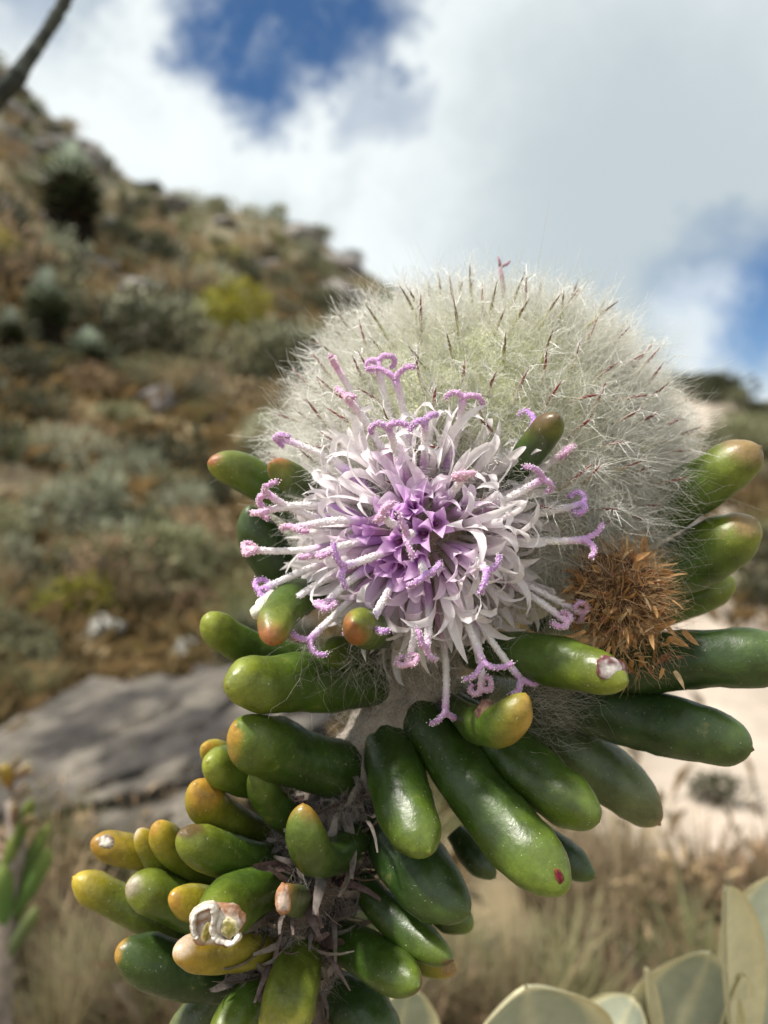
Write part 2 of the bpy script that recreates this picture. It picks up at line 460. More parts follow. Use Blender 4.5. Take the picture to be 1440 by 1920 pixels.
LBL = {'olive': ('olive green rounded shrub', 'olive shrubs'), 'silver': ('silvery grey-green leafy shrub', 'silvery shrubs'),
       'dark': ('dark green dense shrub', 'dark green shrubs'), 'lime': ('bright yellow-green shrub', 'yellow-green shrubs'),
       'brown': ('dry brown twiggy shrub', 'dry brown shrubs'), 'tuss': ('straw coloured dry grass tuft', 'straw coloured grass tufts'),
       'tussg': ('greenish yellow grass tuft', 'greenish grass tufts')}
def zone(loc):
    r = math.hypot(loc[0], loc[1]); u = loc[0] / max(loc[1], .01)
    if r > 30: return 'along the crest of the hill'
    if u > .19: return 'beside the sandy path' if r < 5 else 'on the slope beyond the sandy path'
    if r > 13: return 'on the upper slope below the crest'
    if r > 4.5: return 'on the middle slope among grey rocks'
    if r > 2.2: return 'on the lower slope behind the rock slab'
    return 'on the ground around the rock slab' if r > 1.1 else 'on the ground close behind the succulent'
def plant(key, loc, size, label=None, group=None, hs=1.0):
    name, cat, ms = KINDS[key]
    me = random.choice(ms); rz = random.uniform(0, 6.28)
    zn = zone(loc); lb, gr = (q + ' ' + zn for q in LBL[key])
    r = math.hypot(loc[0], loc[1])
    M = Matrix.Rotation(rz, 4, 'Z') @ Matrix.Diagonal((size, size, size * hs, 1))
    if key.startswith('tuss') or r > 14:
        o = bpy.data.objects.new(name, me); COL.objects.link(o)
        o.matrix_basis = Matrix.Translation(Vector(loc)) @ M
        tag(o, label or lb, cat, None if label else (group or gr))
    else:
        o = empty(name, loc, label or lb, cat, None if label else (group or gr))
        for nm, m_ in (('foliage', me), ('stem', random.choice(TW))):
            c = bpy.data.objects.new(nm, m_); COL.objects.link(c); c.parent = o; c.matrix_basis = M
    return o
def rock(loc, sx, sy=None, sz=None, me=None, label=None, group='grey rocks on the hillside', rz=None, tilt=0.0):
    o = bpy.data.objects.new('rock', me or random.choice(ROCKS)); COL.objects.link(o)
    o.location = tuple(loc); o.scale = (sx, sy or sx, sz or sx)
    o.rotation_euler = (0, tilt, random.uniform(0, 6.28) if rz is None else rz)
    tag(o, label or 'weathered grey rock lying ' + zone(loc), 'rock', None if label else 'grey rocks ' + zone(loc))
    return o

# --- named background things, set on the ground that their foot shows
def pix(r): return r / F
def rock_px(px, py, wpx, hpx, lift=0.0, **kw):
    p = ground_hit(px, py)
    if p is None: return
    s = wpx / F * p[1] / 2
    p = p + np.array([0, 0, lift * hpx / F * p[1]])
    return rock(p, s, s * 0.9, hpx / F * p[1] / 0.9, **kw)
rock_px(150, 1455, 860, 185, me=SLAB, rz=0.25, tilt=-0.30, label='broad grey rock slab sloping below two white stones')
rock_px(60, 1510, 420, 95, me=SLAB, rz=2.2, label='low dark grey rock in front of the broad sloping slab')
rock_px(440, 1330, 300, 110, me=SLAB, rz=1.1, label='grey rock ledge at the upper end of the broad slab')
rock_px(520, 1200, 240, 70, me=ROCKS[1], rz=0.4, label='pale grey rock behind the rock ledge')
rock_px(190, 1196, 80, 36, lift=.45, me=QUARTZ, rz=0.3, label='white stone lying beside a yellow-green tuft')
rock_px(352, 1240, 50, 38, lift=.5, me=QUARTZ, rz=1.3, label='small white stone resting at the top of the rock slab')
rock_px(225, 1040, 46, 26, me=QUARTZ, rz=2.0, label='small pale pebble uphill of the white stones')
for (x, y, w, h) in ((470, 668, 170, 60), (300, 765, 120, 60), (255, 545, 150, 50), (620, 500, 120, 45), (430, 560, 120, 40), (330, 585, 90, 40),
                     (560, 455, 90, 40), (110, 300, 140, 70), (560, 700, 90, 45), (200, 470, 100, 40), (300, 830, 80, 40), (640, 560, 100, 40),
                     (1400, 900, 130, 50), (1320, 1000, 140, 40), (60, 860, 80, 40), (400, 790, 80, 35)):
    rock_px(x, y, w, h)
for (key, x, y, s, hs, lb) in (
        ('lime', 415, 520, 62, 1.0, 'bright yellow-green bush high on the rocky slope'),
        ('lime', 350, 1120, 70, 0.8, 'yellow-green bush on the slope just behind the flower head'),
        ('lime', 240, 1235, 38, 0.9, 'yellow-green tuft beside the white stone'),
        ('silver', 180, 1000, 110, 1.4, 'tall silvery bush of narrow upright leaves beside the brown stems'),
        ('silver', 40, 1090, 70, 1.3, 'blue-green leafy clump in front of the tall silvery bush'),
        ('silver', 260, 920, 80, 1.1, 'silver-green bush uphill of the pale pebble'),
        ('dark', 290, 490, 70, 0.9, 'dark rounded bush under the bright yellow-green bush'),
        ('olive', 260, 480, 80, 0.7, 'pale olive bush topping the dark rounded bush'),
        ('dark', 60, 800, 80, 1.0, 'dark bush at the foot of the silver-headed plants'),
        ('brown', 330, 920, 60, 0.8, 'orange-brown dry bush on the slope beside the silvery bush'),
        ('dark', 1350, 1510, 75, 0.8, 'dark green tuft growing beside the sandy path'),
        ('olive', 1180, 1640, 50, 1.0, 'small olive tuft at the edge of the sandy path'),
        ('dark', 1330, 745, 90, 0.55, 'dark bush on the low ridge beyond the sandy path'),
        ('olive', 1410, 1130, 90, 0.8, 'olive bush beside the upper end of the sandy path')):
    p = ground_hit(x, y)
    if p is not None: plant(key, p, s / F * p[1], label=lb, hs=hs)

# --- silver-headed stem plants (dark skirt of old leaves, pale crown)
def head_plant(px, py_base, top_py, wpx, label):
    p = ground_hit(px, py_base)
    d = p[1]; H = (py_base - top_py) / F * d; R = wpx / F * d / 2
    o = empty('silver_headed_plant', p, label, 'plant')
    mb = MB(); mb.tube([np.array([0, 0, -.05]), np.array([R * .1, 0, H * .5]), np.array([0, 0, H * .8])], np.array([R * .16, R * .14, R * .1]), 7, (0.10, 0.07, 0.05))
    obj('stem', mb.data('stem', M_BARK), o, p)
    r = np.random.default_rng(int(px)); V = []; C = []
    def ring(n, z0, z1, ca, cb, L_, elev0, elev1, nm):
        V = []; C = []
        for i in range(n):
            t = i / n; a = i * 2.39996; el = elev0 + (elev1 - elev0) * t + r.normal() * .12
            ax = np.array([math.cos(a) * math.cos(el), math.sin(a) * math.cos(el), math.sin(el)])
            sd = norm(np.array([-math.sin(a), math.cos(a), 0])) * L_ * .10
            b = np.array([0, 0, z0 + (z1 - z0) * t]); c = lerp(ca, cb, r.uniform())
            up = np.array([0, 0, 1]) * L_ * .12
            V += [b - sd * .5, b + sd * .5, b + ax * L_ * .55 + sd + up, b + ax * L_ + up * .3, b + ax * L_ * .55 - sd + up]; C += [c] * 5
        Fc = np.arange(len(V)).reshape(-1, 5)
        obj(nm, mesh_data(nm, V, Fc, M_FOL, C, smooth=False), o, p)
    ring(150, H * .28, H * .75, (0.05, 0.04, 0.03), (0.10, 0.075, 0.05), R * .9, -0.9, -0.1, 'dead_leaf_skirt')
    ring(150, H * .50, H * .76, (0.07, 0.10, 0.05), (0.14, 0.17, 0.09), R * .85, -0.2, 0.5, 'leaf_rosette')
    ring(95, H * .66, H * .88, (0.28, 0.33, 0.25), (0.52, 0.56, 0.47), R * .85, 0.25, 1.45, 'silver_crown')
head_plant(132, 490, 300, 150, 'tall plant with dark skirt and pale silvery crown high on the slope')
head_plant(85, 690, 525, 110, 'plant with pale silvery crown below the taller silver-headed one')
head_plant(165, 730, 640, 95, 'small silver-headed plant with dark leaves beside the grey rocks')
head_plant(20, 690, 590, 70, 'slim silver-headed plant at the foot of the brown-stalked shrub')
p_ = ground_hit(25, 560); 
plant('brown', p_, 95 / F * p_[1], label='rusty brown dead-leaved shrub beside the tall silver-headed plant', hs=2.0)

# --- scattered hillside growth
def scatter(n, xr, yoff, smin, smax, probs, seed):
    r = random.Random(seed); keys = list(probs); w = list(probs.values()); k = 0
    while k < n:
        x = r.uniform(*xr); ysk = np.interp(x, SK[:, 0], SK[:, 1])
        y = ysk + 18 + (yoff[0] + (yoff[1] - yoff[0]) * r.random() ** 1.0)
        if y > 1500 or (1150 < y < 1330 and (abs(x - 190) < 120 or abs(x - 352) < 80)): k += 1; continue
        p = ground_hit(x, y)
        k += 1
        if p is None: continue
        if sand_mask(p[0], p[1]) > 0.35 and p[1] < 20: continue
        if p[1] < 1.3: continue
        key = r.choices(keys, w)[0]
        s = r.uniform(smin, smax) * min(1.0, 0.35 + p[1] / 9.0)
        if key.startswith('tuss'): s *= 0.8
        plant(key, p, s, hs=r.uniform(0.7, 1.1))
scatter(56, (-60, 1500), (0, 26), 0.35, 0.95, {'olive': 5, 'dark': 4, 'silver': 1, 'brown': 3, 'tuss': 3}, 1)
scatter(150, (-60, 860), (8, 190), 0.25, .75, {'olive': 5, 'dark': 5, 'silver': 1.2, 'brown': 3, 'tuss': 8}, 12)
scatter(110, (-80, 760), (60, 420), 0.18, 0.55, {'olive': 4, 'dark': 4, 'silver': 1.5, 'brown': 3, 'tuss': 5, 'tussg': 3, 'lime': .6}, 2)
scatter(110, (-80, 600), (350, 950), 0.14, 0.36, {'olive': 4, 'dark': 3, 'silver': 2.2, 'brown': 3, 'tuss': 5, 'tussg': 3, 'lime': .6}, 3)
scatter(26, (1180, 1520), (0, 130), 0.35, .9, {'olive': 6, 'dark': 3, 'brown': 2}, 14)
scatter(40, (1120, 1520), (20, 500), 0.22, 0.6, {'olive': 5, 'dark': 3, 'brown': 2, 'tuss': 5, 'tussg': 3}, 4)
scatter(90, (-60, 860), (4, 120), 0.3, .7, {'tussg': 6}, 15)
rr_ = random.Random(44)
for i in range(46):
    x = rr_.uniform(-60, 800); rock_px(x, np.interp(x, SK[:, 0], SK[:, 1]) + rr_.uniform(30, 330), rr_.uniform(40, 110), rr_.uniform(25, 50))
for i in range(80):                                      # growth round the rock slab
    x = rr_.uniform(-60, 520); y = rr_.uniform(1060, 1330); p = ground_hit(x, y)
    if p is None or (y > 1165 and (abs(x - 190) < 110 or abs(x - 352) < 80)): continue
    key = rr_.choice(['tuss', 'tussg', 'tuss', 'olive', 'silver', 'brown', 'lime'] if i % 2 else ['tuss', 'tussg'])
    plant(key, p, rr_.uniform(.06, .15), hs=rr_.uniform(.7, 1.1))
# skyline bushes on the low ridge at the right
for (x, s) in ((1345, 0.8), (1390, 0.55), (1290, 0.6), (1250, 0.7)):
    p = ground_hit(x, np.interp(x, SK[:, 0], SK[:, 1]) + 22)
    if p is not None: plant('dark', p, s, hs=1.25)
# grass tufts close behind the plant
r_ = random.Random(5)
for i in range(120):
    x = r_.uniform(-150, 1600); y = r_.uniform(1480, 2050)
    p = ground_hit(x, y)
    if p is None or sand_mask(p[0], p[1]) > 0.55: continue
    if math.hypot(p[0], p[1]) < 0.55: continue
    plant(r_.choice(['tuss', 'tuss', 'tuss', 'tussg', 'brown']), p, r_.uniform(.06, .14), label=None,
          group=None)
for i in range(30):
    p = ground_hit(r_.uniform(-50, 1500), r_.uniform(1000, 1900))
    if p is None or sand_mask(p[0], p[1]) > .25: continue
    rock(p, r_.uniform(.012, .03) * max(p[1], .7), group='grey rocks on the hillside')

# loose dry grass and litter that covers the soil
def build_grass():
    n = 26000; r = np.random.default_rng(11)
    V = np.zeros((n, 5, 3)); C = np.zeros((n, 5, 3)); k = 0
    while k < n:
        rad = 0.5 * (16 / 0.5) ** r.uniform(); a = math.radians(r.uniform(-36, 36))
        x, y = rad * math.sin(a), rad * math.cos(a)
        if r.uniform() < sand_mask(x, y) * 0.93: continue
        if fbm(x + 30, y, 1.6 / max(1, rad / 3), 3) < r.uniform(-.5, .25): continue
        L_ = r.uniform(.02, .06) * (0.7 + 0.55 * min(rad, 8)); th = r.uniform(0, 6.28)
        o = np.array([math.cos(th), math.sin(th), 0]); s = np.array([-math.sin(th), math.cos(th), 0]) * L_ * 0.03
        b = np.array([x, y, height(x, y) - .004]); lean = r.uniform(.1, 1.1); up = np.array([0, 0, 1.0])
        m = b + o * L_ * .3 * lean + up * L_ * .55; t = b + o * L_ * lean + up * L_ * (1.0 - .45 * lean)
        V[k] = (b - s, b + s, m + s * .8, t, m - s * .8)
        C[k] = lerp((0.36, 0.26, 0.12), (0.20, 0.17, 0.08), r.uniform()) * np.ones((5, 3)); k += 1
    g = obj('dry_grass', mesh_data('dry_grass', V.reshape(-1, 3), np.arange(n * 5).reshape(n, 5), M_GRASS, C.reshape(-1, 3), smooth=False))
    tag(g, 'short dry straw-coloured grass covering the hillside soil', 'grass', kind='stuff')
build_grass()

# ------------------------------------------------------------------ hair batches
def hairs(roots, dirs, length, radius, bend=0.35, kink=0.12, seg=3, seed=0, taper=0.75):
    """three-sided tapering tubes; returns verts, faces (quads)"""
    r = np.random.default_rng(seed); n = len(roots)
    dirs = norm(dirs); length = np.broadcast_to(length, (n,))[:, None]
    bv = r.normal(size=(n, 3)); bv -= dirs * np.sum(bv * dirs, 1, keepdims=True); bv = norm(bv) * r.uniform(0, bend, (n, 1)) * 1.4
    pts = []
    for i in range(seg + 1):
        s = i / seg
        p = roots + dirs * length * s + bv * length * s * s
        if 0 < i: p = p + r.normal(size=(n, 3)) * length * kink * s * 0.5
        pts.append(p)
    pts = np.array(pts)                                    # seg+1, n, 3
    h = np.where(np.abs(dirs[:, 2:3]) < .9, np.array([[0, 0, 1.0]]), np.array([[1.0, 0, 0]]))
    a = norm(np.cross(dirs, h)); b = np.cross(dirs, a)
    V = np.zeros((n, seg + 1, 3, 3))
    rad = np.broadcast_to(radius, (n,))[:, None]
    for i in range(seg + 1):
        rr = rad * (1 - taper * i / seg)
        for k in range(3):
            t = 2 * math.pi * k / 3
            V[:, i, k] = pts[i] + rr * (math.cos(t) * a + math.sin(t) * b)
    base = (np.arange(n) * (seg + 1) * 3)[:, None, None, None]
    q = np.array([[[i * 3 + k, i * 3 + (k + 1) % 3, (i + 1) * 3 + (k + 1) % 3, (i + 1) * 3 + k] for k in range(3)] for i in range(seg)])
    Fc = (base + q[None]).reshape(-1, 4)
    return V.reshape(-1, 3), Fc, (seg + 1) * 3

# ------------------------------------------------------------------ the flowering plant
base_loc = np.array([-0.020, 0.120, height(-0.02, 0.12)])
PLANT = empty('flowering_succulent', base_loc,
              'upright succulent shrub with thick finger leaves, woolly white head and lilac flower', 'flowering plant')
# stem
stem_px = [(800, 1180, .098), (785, 1260, .096), (730, 1370, .0955), (660, 1480, .0955), (592, 1600, .095), (552, 1720, .095), (538, 1840, .0965), (535, 1960, .098)]
sp = [P(*q) for q in stem_px] + [base_loc + np.array([-.004, -.012, .26]), base_loc + np.array([.002, -.004, .12]), base_loc + np.array([0, 0, -.01])]
def catmull(pts, m):
    pts = np.asarray(pts, float); out = []
    ext = np.vstack([2 * pts[0] - pts[1], pts, 2 * pts[-1] - pts[-2]])
    for i in range(1, len(ext) - 2):
        for k in range(m):
            t = k / m; p0, p1, p2, p3 = ext[i - 1:i + 3]
            out.append(.5 * ((2 * p1) + (-p0 + p2) * t + (2 * p0 - 5 * p1 + 4 * p2 - p3) * t * t + (-p0 + 3 * p1 - 3 * p2 + p3) * t ** 3))
    out.append(pts[-1]); return np.array(out)
SPINE = catmull(sp, 8)
def stem_build():
    mb = MB(); n = len(SPINE); C = []; rad = []
    for i, p in enumerate(SPINE):
        t = i / n
        rad.append(np.interp(t, [0, .1, .3, .5, .7, 1], [.0055, .0044, .0052, .0056, .0060, .0085]))
        c = lerp((0.27, 0.235, 0.20), (0.13, 0.105, 0.09), min(max((t - .22) / .18, 0), 1))
        C.append(c)
    mb.tube(SPINE, np.array(rad), 28, C)
    v = np.array(mb.v)
    for i, p in enumerate(v):
        q = Vector(p) * 260; n1 = mnoise.fractal(q, .9, 2.1, 4)
        ax = SPINE[min(i // 28, len(SPINE) - 1)]
        v[i] = p + norm(p - ax) * n1 * .0010
    mb.v = [tuple(p) for p in v]
    return mb.build('stem', M_STEM, PLANT, base_loc)
STEM = stem_build()

# --- leaves
GREEN = {'g': ((0.015, 0.033, 0.004), (0.030, 0.062, 0.006), (0.115, 0.160, 0.018)),
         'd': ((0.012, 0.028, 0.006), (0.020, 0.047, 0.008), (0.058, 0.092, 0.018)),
         'l': ((0.023, 0.048, 0.005), (0.050, 0.092, 0.009), (0.20, 0.225, 0.024)),
         'y': ((0.044, 0.068, 0.008), (0.110, 0.135, 0.013), (0.39, 0.28, 0.022)),
         'o': ((0.080, 0.098, 0.012), (0.23, 0.185, 0.018), (0.37, 0.21, 0.022)),
         'a': ((0.042, 0.064, 0.018), (0.072, 0.100, 0.032), (0.14, 0.145, 0.06))}
TIPS = 0.7
TIPC = {'r': (0.30, 0.055, 0.035), 'b': (0.25, 0.13, 0.07), 'k': (0.10, 0.03, 0.03), 'm': (0.20, 0.02, 0.07), 'n': None, 'w': (0.50, 0.40, 0.33), 'o': (0.40, 0.20, 0.035)}
def leaf(b, t, w, kind='g', tip='n', tipf=0.10, mid=None, thick=0.85, mucro=1.0, bl=0.62, seed=None, groove=0.0, label=None, side=None, blunt=0.55):
    if tip == 'o' and tipf < .3: tipf *= .65
    seed = len(COL.objects) if seed is None else seed
    r = np.random.default_rng(seed)
    b = np.array(b, float); t = np.array(t, float)
    if mid is None:
        dx, dy = t[0] - b[0], t[1] - b[1]; k = r.uniform(-.06, .06)
        mid = ((b[0] + t[0]) / 2 - dy * k, (b[1] + t[1]) / 2 + dx * k, (b[2] + t[2]) / 2)
    elif len(mid) == 2: mid = (*mid, (b[2] + t[2]) / 2)
    pb, pt, pm = P(b[0], b[1], b[2] / 1000), P(t[0], t[1], t[2] / 1000), P(mid[0], mid[1], mid[2] / 1000)
    pc = 2 * pm - .5 * (pb + pt)
    R = .94 * w / 2 / F * (mid[2] * .4 + t[2] * .6) / 1000
    S = np.concatenate([np.linspace(0, .70, 16, endpoint=False), .70 + .30 * np.sin(np.linspace(0, math.pi / 2, 15))])
    pts = np.array([(1 - s) ** 2 * pb + 2 * s * (1 - s) * pc + s * s * pt for s in S])
    Lc = np.sum(np.linalg.norm(np.diff(pts, axis=0), axis=1))
    s0 = max(0.20, 1 - R * (1.15 + blunt) / Lc)
    seg = 24; V = []; C = []
    cb, cm, ct = GREEN[kind]; tc = TIPC[tip]
    view = norm(pm - np.array([0, 0, CZ])); tan = norm(np.gradient(pts, axis=0))
    a = norm(np.cross(view, tan[len(S) // 2])) if side is None else norm(side)
    ph = r.uniform(0, 6.28)
    for i, s in enumerate(S):
        a = norm(a - tan[i] * np.dot(a, tan[i])); bb = np.cross(tan[i], a)
        body = np.interp(s, [0, .18, .38, .58, .80, 1], [bl, bl * .55 + .45, .97, 1, .92, .78])
        cap = math.sqrt(max(1 - ((s - s0) / (1 - s0)) ** 2.05, 0)) if s > s0 else 1
        rad = R * body * max(cap, .012)
        for k in range(seg):
            th = 2 * math.pi * k / seg
            ca, sa = math.cos(th), math.sin(th)
            g = 1 - groove * max(-sa, 0) ** 3
            q = pts[i] + rad * (ca * a + thick * g * sa * bb)
            nn = mnoise.fractal(Vector(q) * 170 + Vector((seed, 0, 0)), .9, 2.0, 3)
            q = q + (ca * a + sa * bb) * nn * R * .13 * min(1, cap * 1.3)
            V.append(q)
            tt = s + .05 * nn + .03 * math.cos(th + ph)
            c = lerp(cb, cm, min(max(tt / .5, 0), 1))
            c = lerp(c, ct, min(max((tt - .5) / .5, 0), 1) ** 1.6)
            if tc is not None:
                e = min(max((tt + tipf * .45 * math.cos(th + ph) + .05 * nn - (1 - tipf * 1.15)) / (tipf * 1.3 + 1e-6), 0), 1); e = e * e * (3 - 2 * e); c = lerp(c, tc, e * .72)
            C.append(c)
    n = len(S)
    Fc = [(i * seg + k, i * seg + (k + 1) % seg, (i + 1) * seg + (k + 1) % seg, (i + 1) * seg + k) for i in range(n - 1) for k in range(seg)]
    Fc.append(tuple(range(seg - 1, -1, -1)))
    mcol = tc if tc is not None else lerp(ct, (0.35, 0.2, 0.06), .4)
    # mucro: a short blunt point
    ex = pts[-1] + tan[-1] * R * r.uniform(.02, .13) * mucro; V.append(ex); C.append(lerp(mcol, (0.12, 0.05, 0.03), .4))
    k0 = (n - 2) * seg
    m = len(V) - 1
    Fc = [f for f in Fc if not (len(f) == 4 and min(f) >= k0)]
    Fc += [(k0 + k, k0 + (k + 1) % seg, m) for k in range(seg)]
    # drop unused last ring by pulling it to the ring before
    V = V[:(n - 1) * seg] + [V[m]]; C = C[:(n - 1) * seg] + [C[m]]
    Fc = [tuple((n - 1) * seg if i == m else i for i in f) for f in Fc]
    V = np.array(V)
    o = obj('leaf', mesh_data('leaf', V - pb, Fc, M_LEAF, C), PLANT, pb, label=label)
    o['_'] = 0; del o['_']
    return o, pts, R
LV = []
def lf(*a, **k):
    o = leaf(*a, **k); LV.append(o); return o
# upper ring, left
lf((575, 985, 97), (390, 868, 90), 78, 'l', 'r', .04, mid=(485, 905))
lf((605, 925, 92), (508, 868, 84), 62, 'l', 'r', .22)
lf((590, 1135, 98), (468, 948, 95), 92, 'd', mid=(505, 1040))
lf((620, 1240, 97), (388, 1152, 90), 76, 'l', mid=(470, 1215))
lf((735, 1285, 95), (425, 1285, 81), 122, 'l', 'n', mid=(565, 1280), bl=.75)
lf((690, 1455, 94), (442, 1362, 82), 128, 'g', 'o', .05, mid=(545, 1415), bl=.85)
lf((625, 1105, 90), (508, 1205, 77), 84, 'l', 'r', .15, mid=(545, 1130))
lf((735, 1190, 92), (662, 1168, 73), 84, 'l', 'r', .11)
lf((700, 1225, 96), (610, 1215, 84), 70, 'g')
lf((560, 1060, 104), (500, 1010, 102), 90, 'd')
# upper right
lf((950, 915, 84), (1048, 782, 76), 68, 'g', 'k', .40, mid=(1000, 838))
lf((1130, 1020, 98), (1425, 838, 88), 112, 'l', 'b', .10, mid=(1285, 930))
lf((1130, 1120, 98), (1418, 975, 90), 122, 'l', 'b', .09, mid=(1300, 1050))
lf((1150, 1170, 105), (1377, 1085, 101), 72, 'l', mid=(1280, 1130))
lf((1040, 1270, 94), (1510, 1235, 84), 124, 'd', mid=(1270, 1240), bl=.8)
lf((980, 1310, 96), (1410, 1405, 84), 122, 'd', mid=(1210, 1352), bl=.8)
lf((880, 1215, 90), (1176, 1280, 76), 104, 'l', 'n', mid=(1030, 1240), bl=.8)
SCARLEAF = LV[-1]
lf((850, 1325, 91), (985, 1300, 77), 86, 'l', 'o', .40, mid=(925, 1365, 80), bl=.8)
lf((985, 1370, 97), (1236, 1545, 92), 118, 'a', 'b', .10, mid=(1120, 1440))
lf((845, 1330, 93), (1122, 1540, 80), 122, 'g', 'n', mid=(985, 1440), bl=.75)
lf((780, 1330, 93), (1062, 1672, 76), 134, 'g', 'n', .045, mid=(905, 1500), bl=.75)
lf((722, 1370, 93), (806, 1598, 80), 130, 'g', 'n', mid=(752, 1490), bl=.8)
lf((712, 1520, 93), (878, 1712, 82), 146, 'd', 'n', mid=(780, 1630), bl=.7)
lf((1010, 1555, 99), (1115, 1645, 95), 68, 'd')
lf((850, 1560, 100), (928, 1646, 97), 66, 'd', 'k', .05)
lf((672, 1650, 92), (848, 1800, 84), 78, 'g', 'k', .04, mid=(752, 1735))
lf((620, 1755, 93), (786, 1850, 82), 98, 'g', 'k', .12, mid=(705, 1800), bl=.85)
lf((745, 1790, 98), (855, 1820, 93), 62, 'y', 'b', .15)
lf((790, 1690, 98), (885, 1742, 94), 74, 'g', 'n')
# left lower cluster
lf((668, 1565, 91), (568, 1508, 80), 88, 'g', 'o', .16, mid=(598, 1612, 83), bl=.9)
lf((575, 1555, 93), (480, 1440, 86), 78, 'g', 'o', .10, mid=(515, 1510))
lf((540, 1475, 96), (388, 1428, 86), 98, 'l', mid=(455, 1450))
lf((470, 1440, 97), (380, 1400, 90), 62, 'y', 'o', .12)
lf((500, 1565, 95), (366, 1470, 87), 88, 'y', 'o', .22, mid=(415, 1530))
lf((520, 1610, 92), (338, 1562, 84), 92, 'l', 'k', .05, mid=(420, 1605))
lf((395, 1650, 94), (296, 1542, 89), 66, 'y', 'o', .10, mid=(330, 1600))
lf((345, 1680, 95), (260, 1555, 91), 52, 'y', 'w', .08)
lf((345, 1628, 97), (170, 1582, 92), 66, 'o', 'o', .10, mid=(250, 1595))
SPOT1 = LV[-1]
lf((370, 1770, 97), (138, 1645, 94), 72, 'y', 'n', mid=(235, 1700))
lf((450, 1755, 94), (238, 1660, 88), 92, 'l', 'w', .06, mid=(330, 1692))
lf((470, 1710, 93), (320, 1678, 86), 74, 'y', 'o', .10)
lf((545, 1640, 92), (385, 1752, 78), 112, 'l', 'n', mid=(445, 1690), bl=.85, mucro=.2)
SCAR2 = LV[-1]
lf((545, 1775, 92), (328, 1785, 82), 80, 'o', 'w', .07, mid=(430, 1785))
lf((455, 1840, 95), (222, 1778, 88), 112, 'd', 'o', .08, mid=(325, 1815), bl=.8)
lf((590, 1690, 93), (528, 1682, 80), 62, 'a', 'o', .35, mucro=.2)
SCAR3 = LV[-1]
lf((565, 1770, 91), (505, 1990, 80), 112, 'y', 'n', mid=(545, 1870), bl=.8, groove=.35)
lf((530, 1800, 94), (400, 1980, 84), 92, 'l', 'n', mid=(460, 1890))
lf((455, 1830, 98), (310, 1980, 93), 74, 'a', 'n', mid=(385, 1890))
lf((600, 1840, 97), (740, 1960, 90), 120, 'd', 'n', mid=(680, 1900))
# behind the stem and below the frame, so the rosette is whole all round
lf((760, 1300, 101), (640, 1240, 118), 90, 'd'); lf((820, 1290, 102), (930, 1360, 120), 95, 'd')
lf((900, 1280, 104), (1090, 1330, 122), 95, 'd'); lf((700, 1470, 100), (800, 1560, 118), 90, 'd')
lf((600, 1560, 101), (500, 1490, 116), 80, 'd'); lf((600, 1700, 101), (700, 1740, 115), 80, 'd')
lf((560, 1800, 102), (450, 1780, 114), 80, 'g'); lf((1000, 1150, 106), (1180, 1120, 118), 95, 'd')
for i in range(14):
    y = 1990 + i * 55; an = i * 2.4
    bx = np.interp(y, [1960, 2500, 2800], [540, 520, 500])
    lf((bx, y, 99), (bx + 170 * math.cos(an), y + 60, 99 + 14 * math.sin(an)), 85, 'y' if i % 3 == 0 else 'g', 'o', .06)

# scars: dried torn skin at some leaf tips
def scar_patch(px, py, d, rx, ry, rim, inner, parent, seed, rot=0.0, depth=.35):
    r = np.random.default_rng(seed); c = P(px, py, d / 1000); k = d / 1000 / F
    v, f = ico(3); V = []; C = []
    for p in v:
        n1 = mnoise.fractal(Vector(p) * 1.7 + Vector((seed, 0, 0)), .9, 2, 3); q = np.array(p) * (1 + .22 * n1)
        x, z = q[0] * rx * k, q[2] * ry * k
        V.append(c + np.array([x * math.cos(rot) - z * math.sin(rot), q[1] * depth * min(rx, ry) * k, x * math.sin(rot) + z * math.cos(rot)]))
        e = math.hypot(p[0], p[2]); n2 = mnoise.fractal(Vector(p) * 5 + Vector((0, seed, 0)), .8, 2, 3)
        C.append(lerp(inner, rim, min(max((e + n2 * .5 - .55) / .35, 0), 1)))
    return obj('scar', mesh_data('scar', np.array(V) - c, f, M_SCALE, C), parent, c)
def scar_curl(path, d, wpx, col, rim, parent, seed):
    r = np.random.default_rng(seed); pts = catmull([P(x + r.normal() * 2.5, y + r.normal() * 2.5, (d + dd + r.normal() * .12) / 1000) for x, y, dd in path], 9); n = len(pts); mb = MB(); R = wpx / F * d / 1000
    rad = R * np.array([1 + .40 * mnoise.noise(Vector((i * .30, seed, 0))) + .05 * r.normal() for i in range(n)]); rad[0] *= .4; rad[-1] *= .4
    mb.tube(pts, rad, 12, [lerp(col, rim, min(1, max(0, .4 + 1.1 * mnoise.noise(Vector((i * .6, seed, 3)))))) for i in range(n)], flat=.6)
    v = np.array(mb.v); v += norm(r.normal(size=v.shape)) * R * .05; mb.v = [tuple(p) for p in v]
    m2 = pts + np.array([0, R * .7, 0]) + norm(pts - pts.mean(0)) * R * .22; mb.tube(m2, rad * .98, 9, rim)
    return mb.build('scar', M_SCALE, parent, pts[0])
scar_patch(1146, 1256, 76.6, 34, 24, (0.14, 0.045, 0.05), (0.50, 0.46, 0.44), SCARLEAF[0], 3, rot=-.75)
scar_patch(408, 1734, 76.6, 50, 40, (0.30, 0.15, 0.08), (0.66, 0.61, 0.55), SCAR2[0], 4, rot=.35, depth=.28)
scar_patch(388, 1748, 75.9, 9, 20, (0.34, 0.27, 0.12), (0.16, 0.13, 0.03), SCAR2[0], 14, rot=-.3)
scar_patch(430, 1740, 75.9, 17, 19, (0.50, 0.44, 0.28), (0.22, 0.19, 0.05), SCAR2[0], 15, rot=.2)
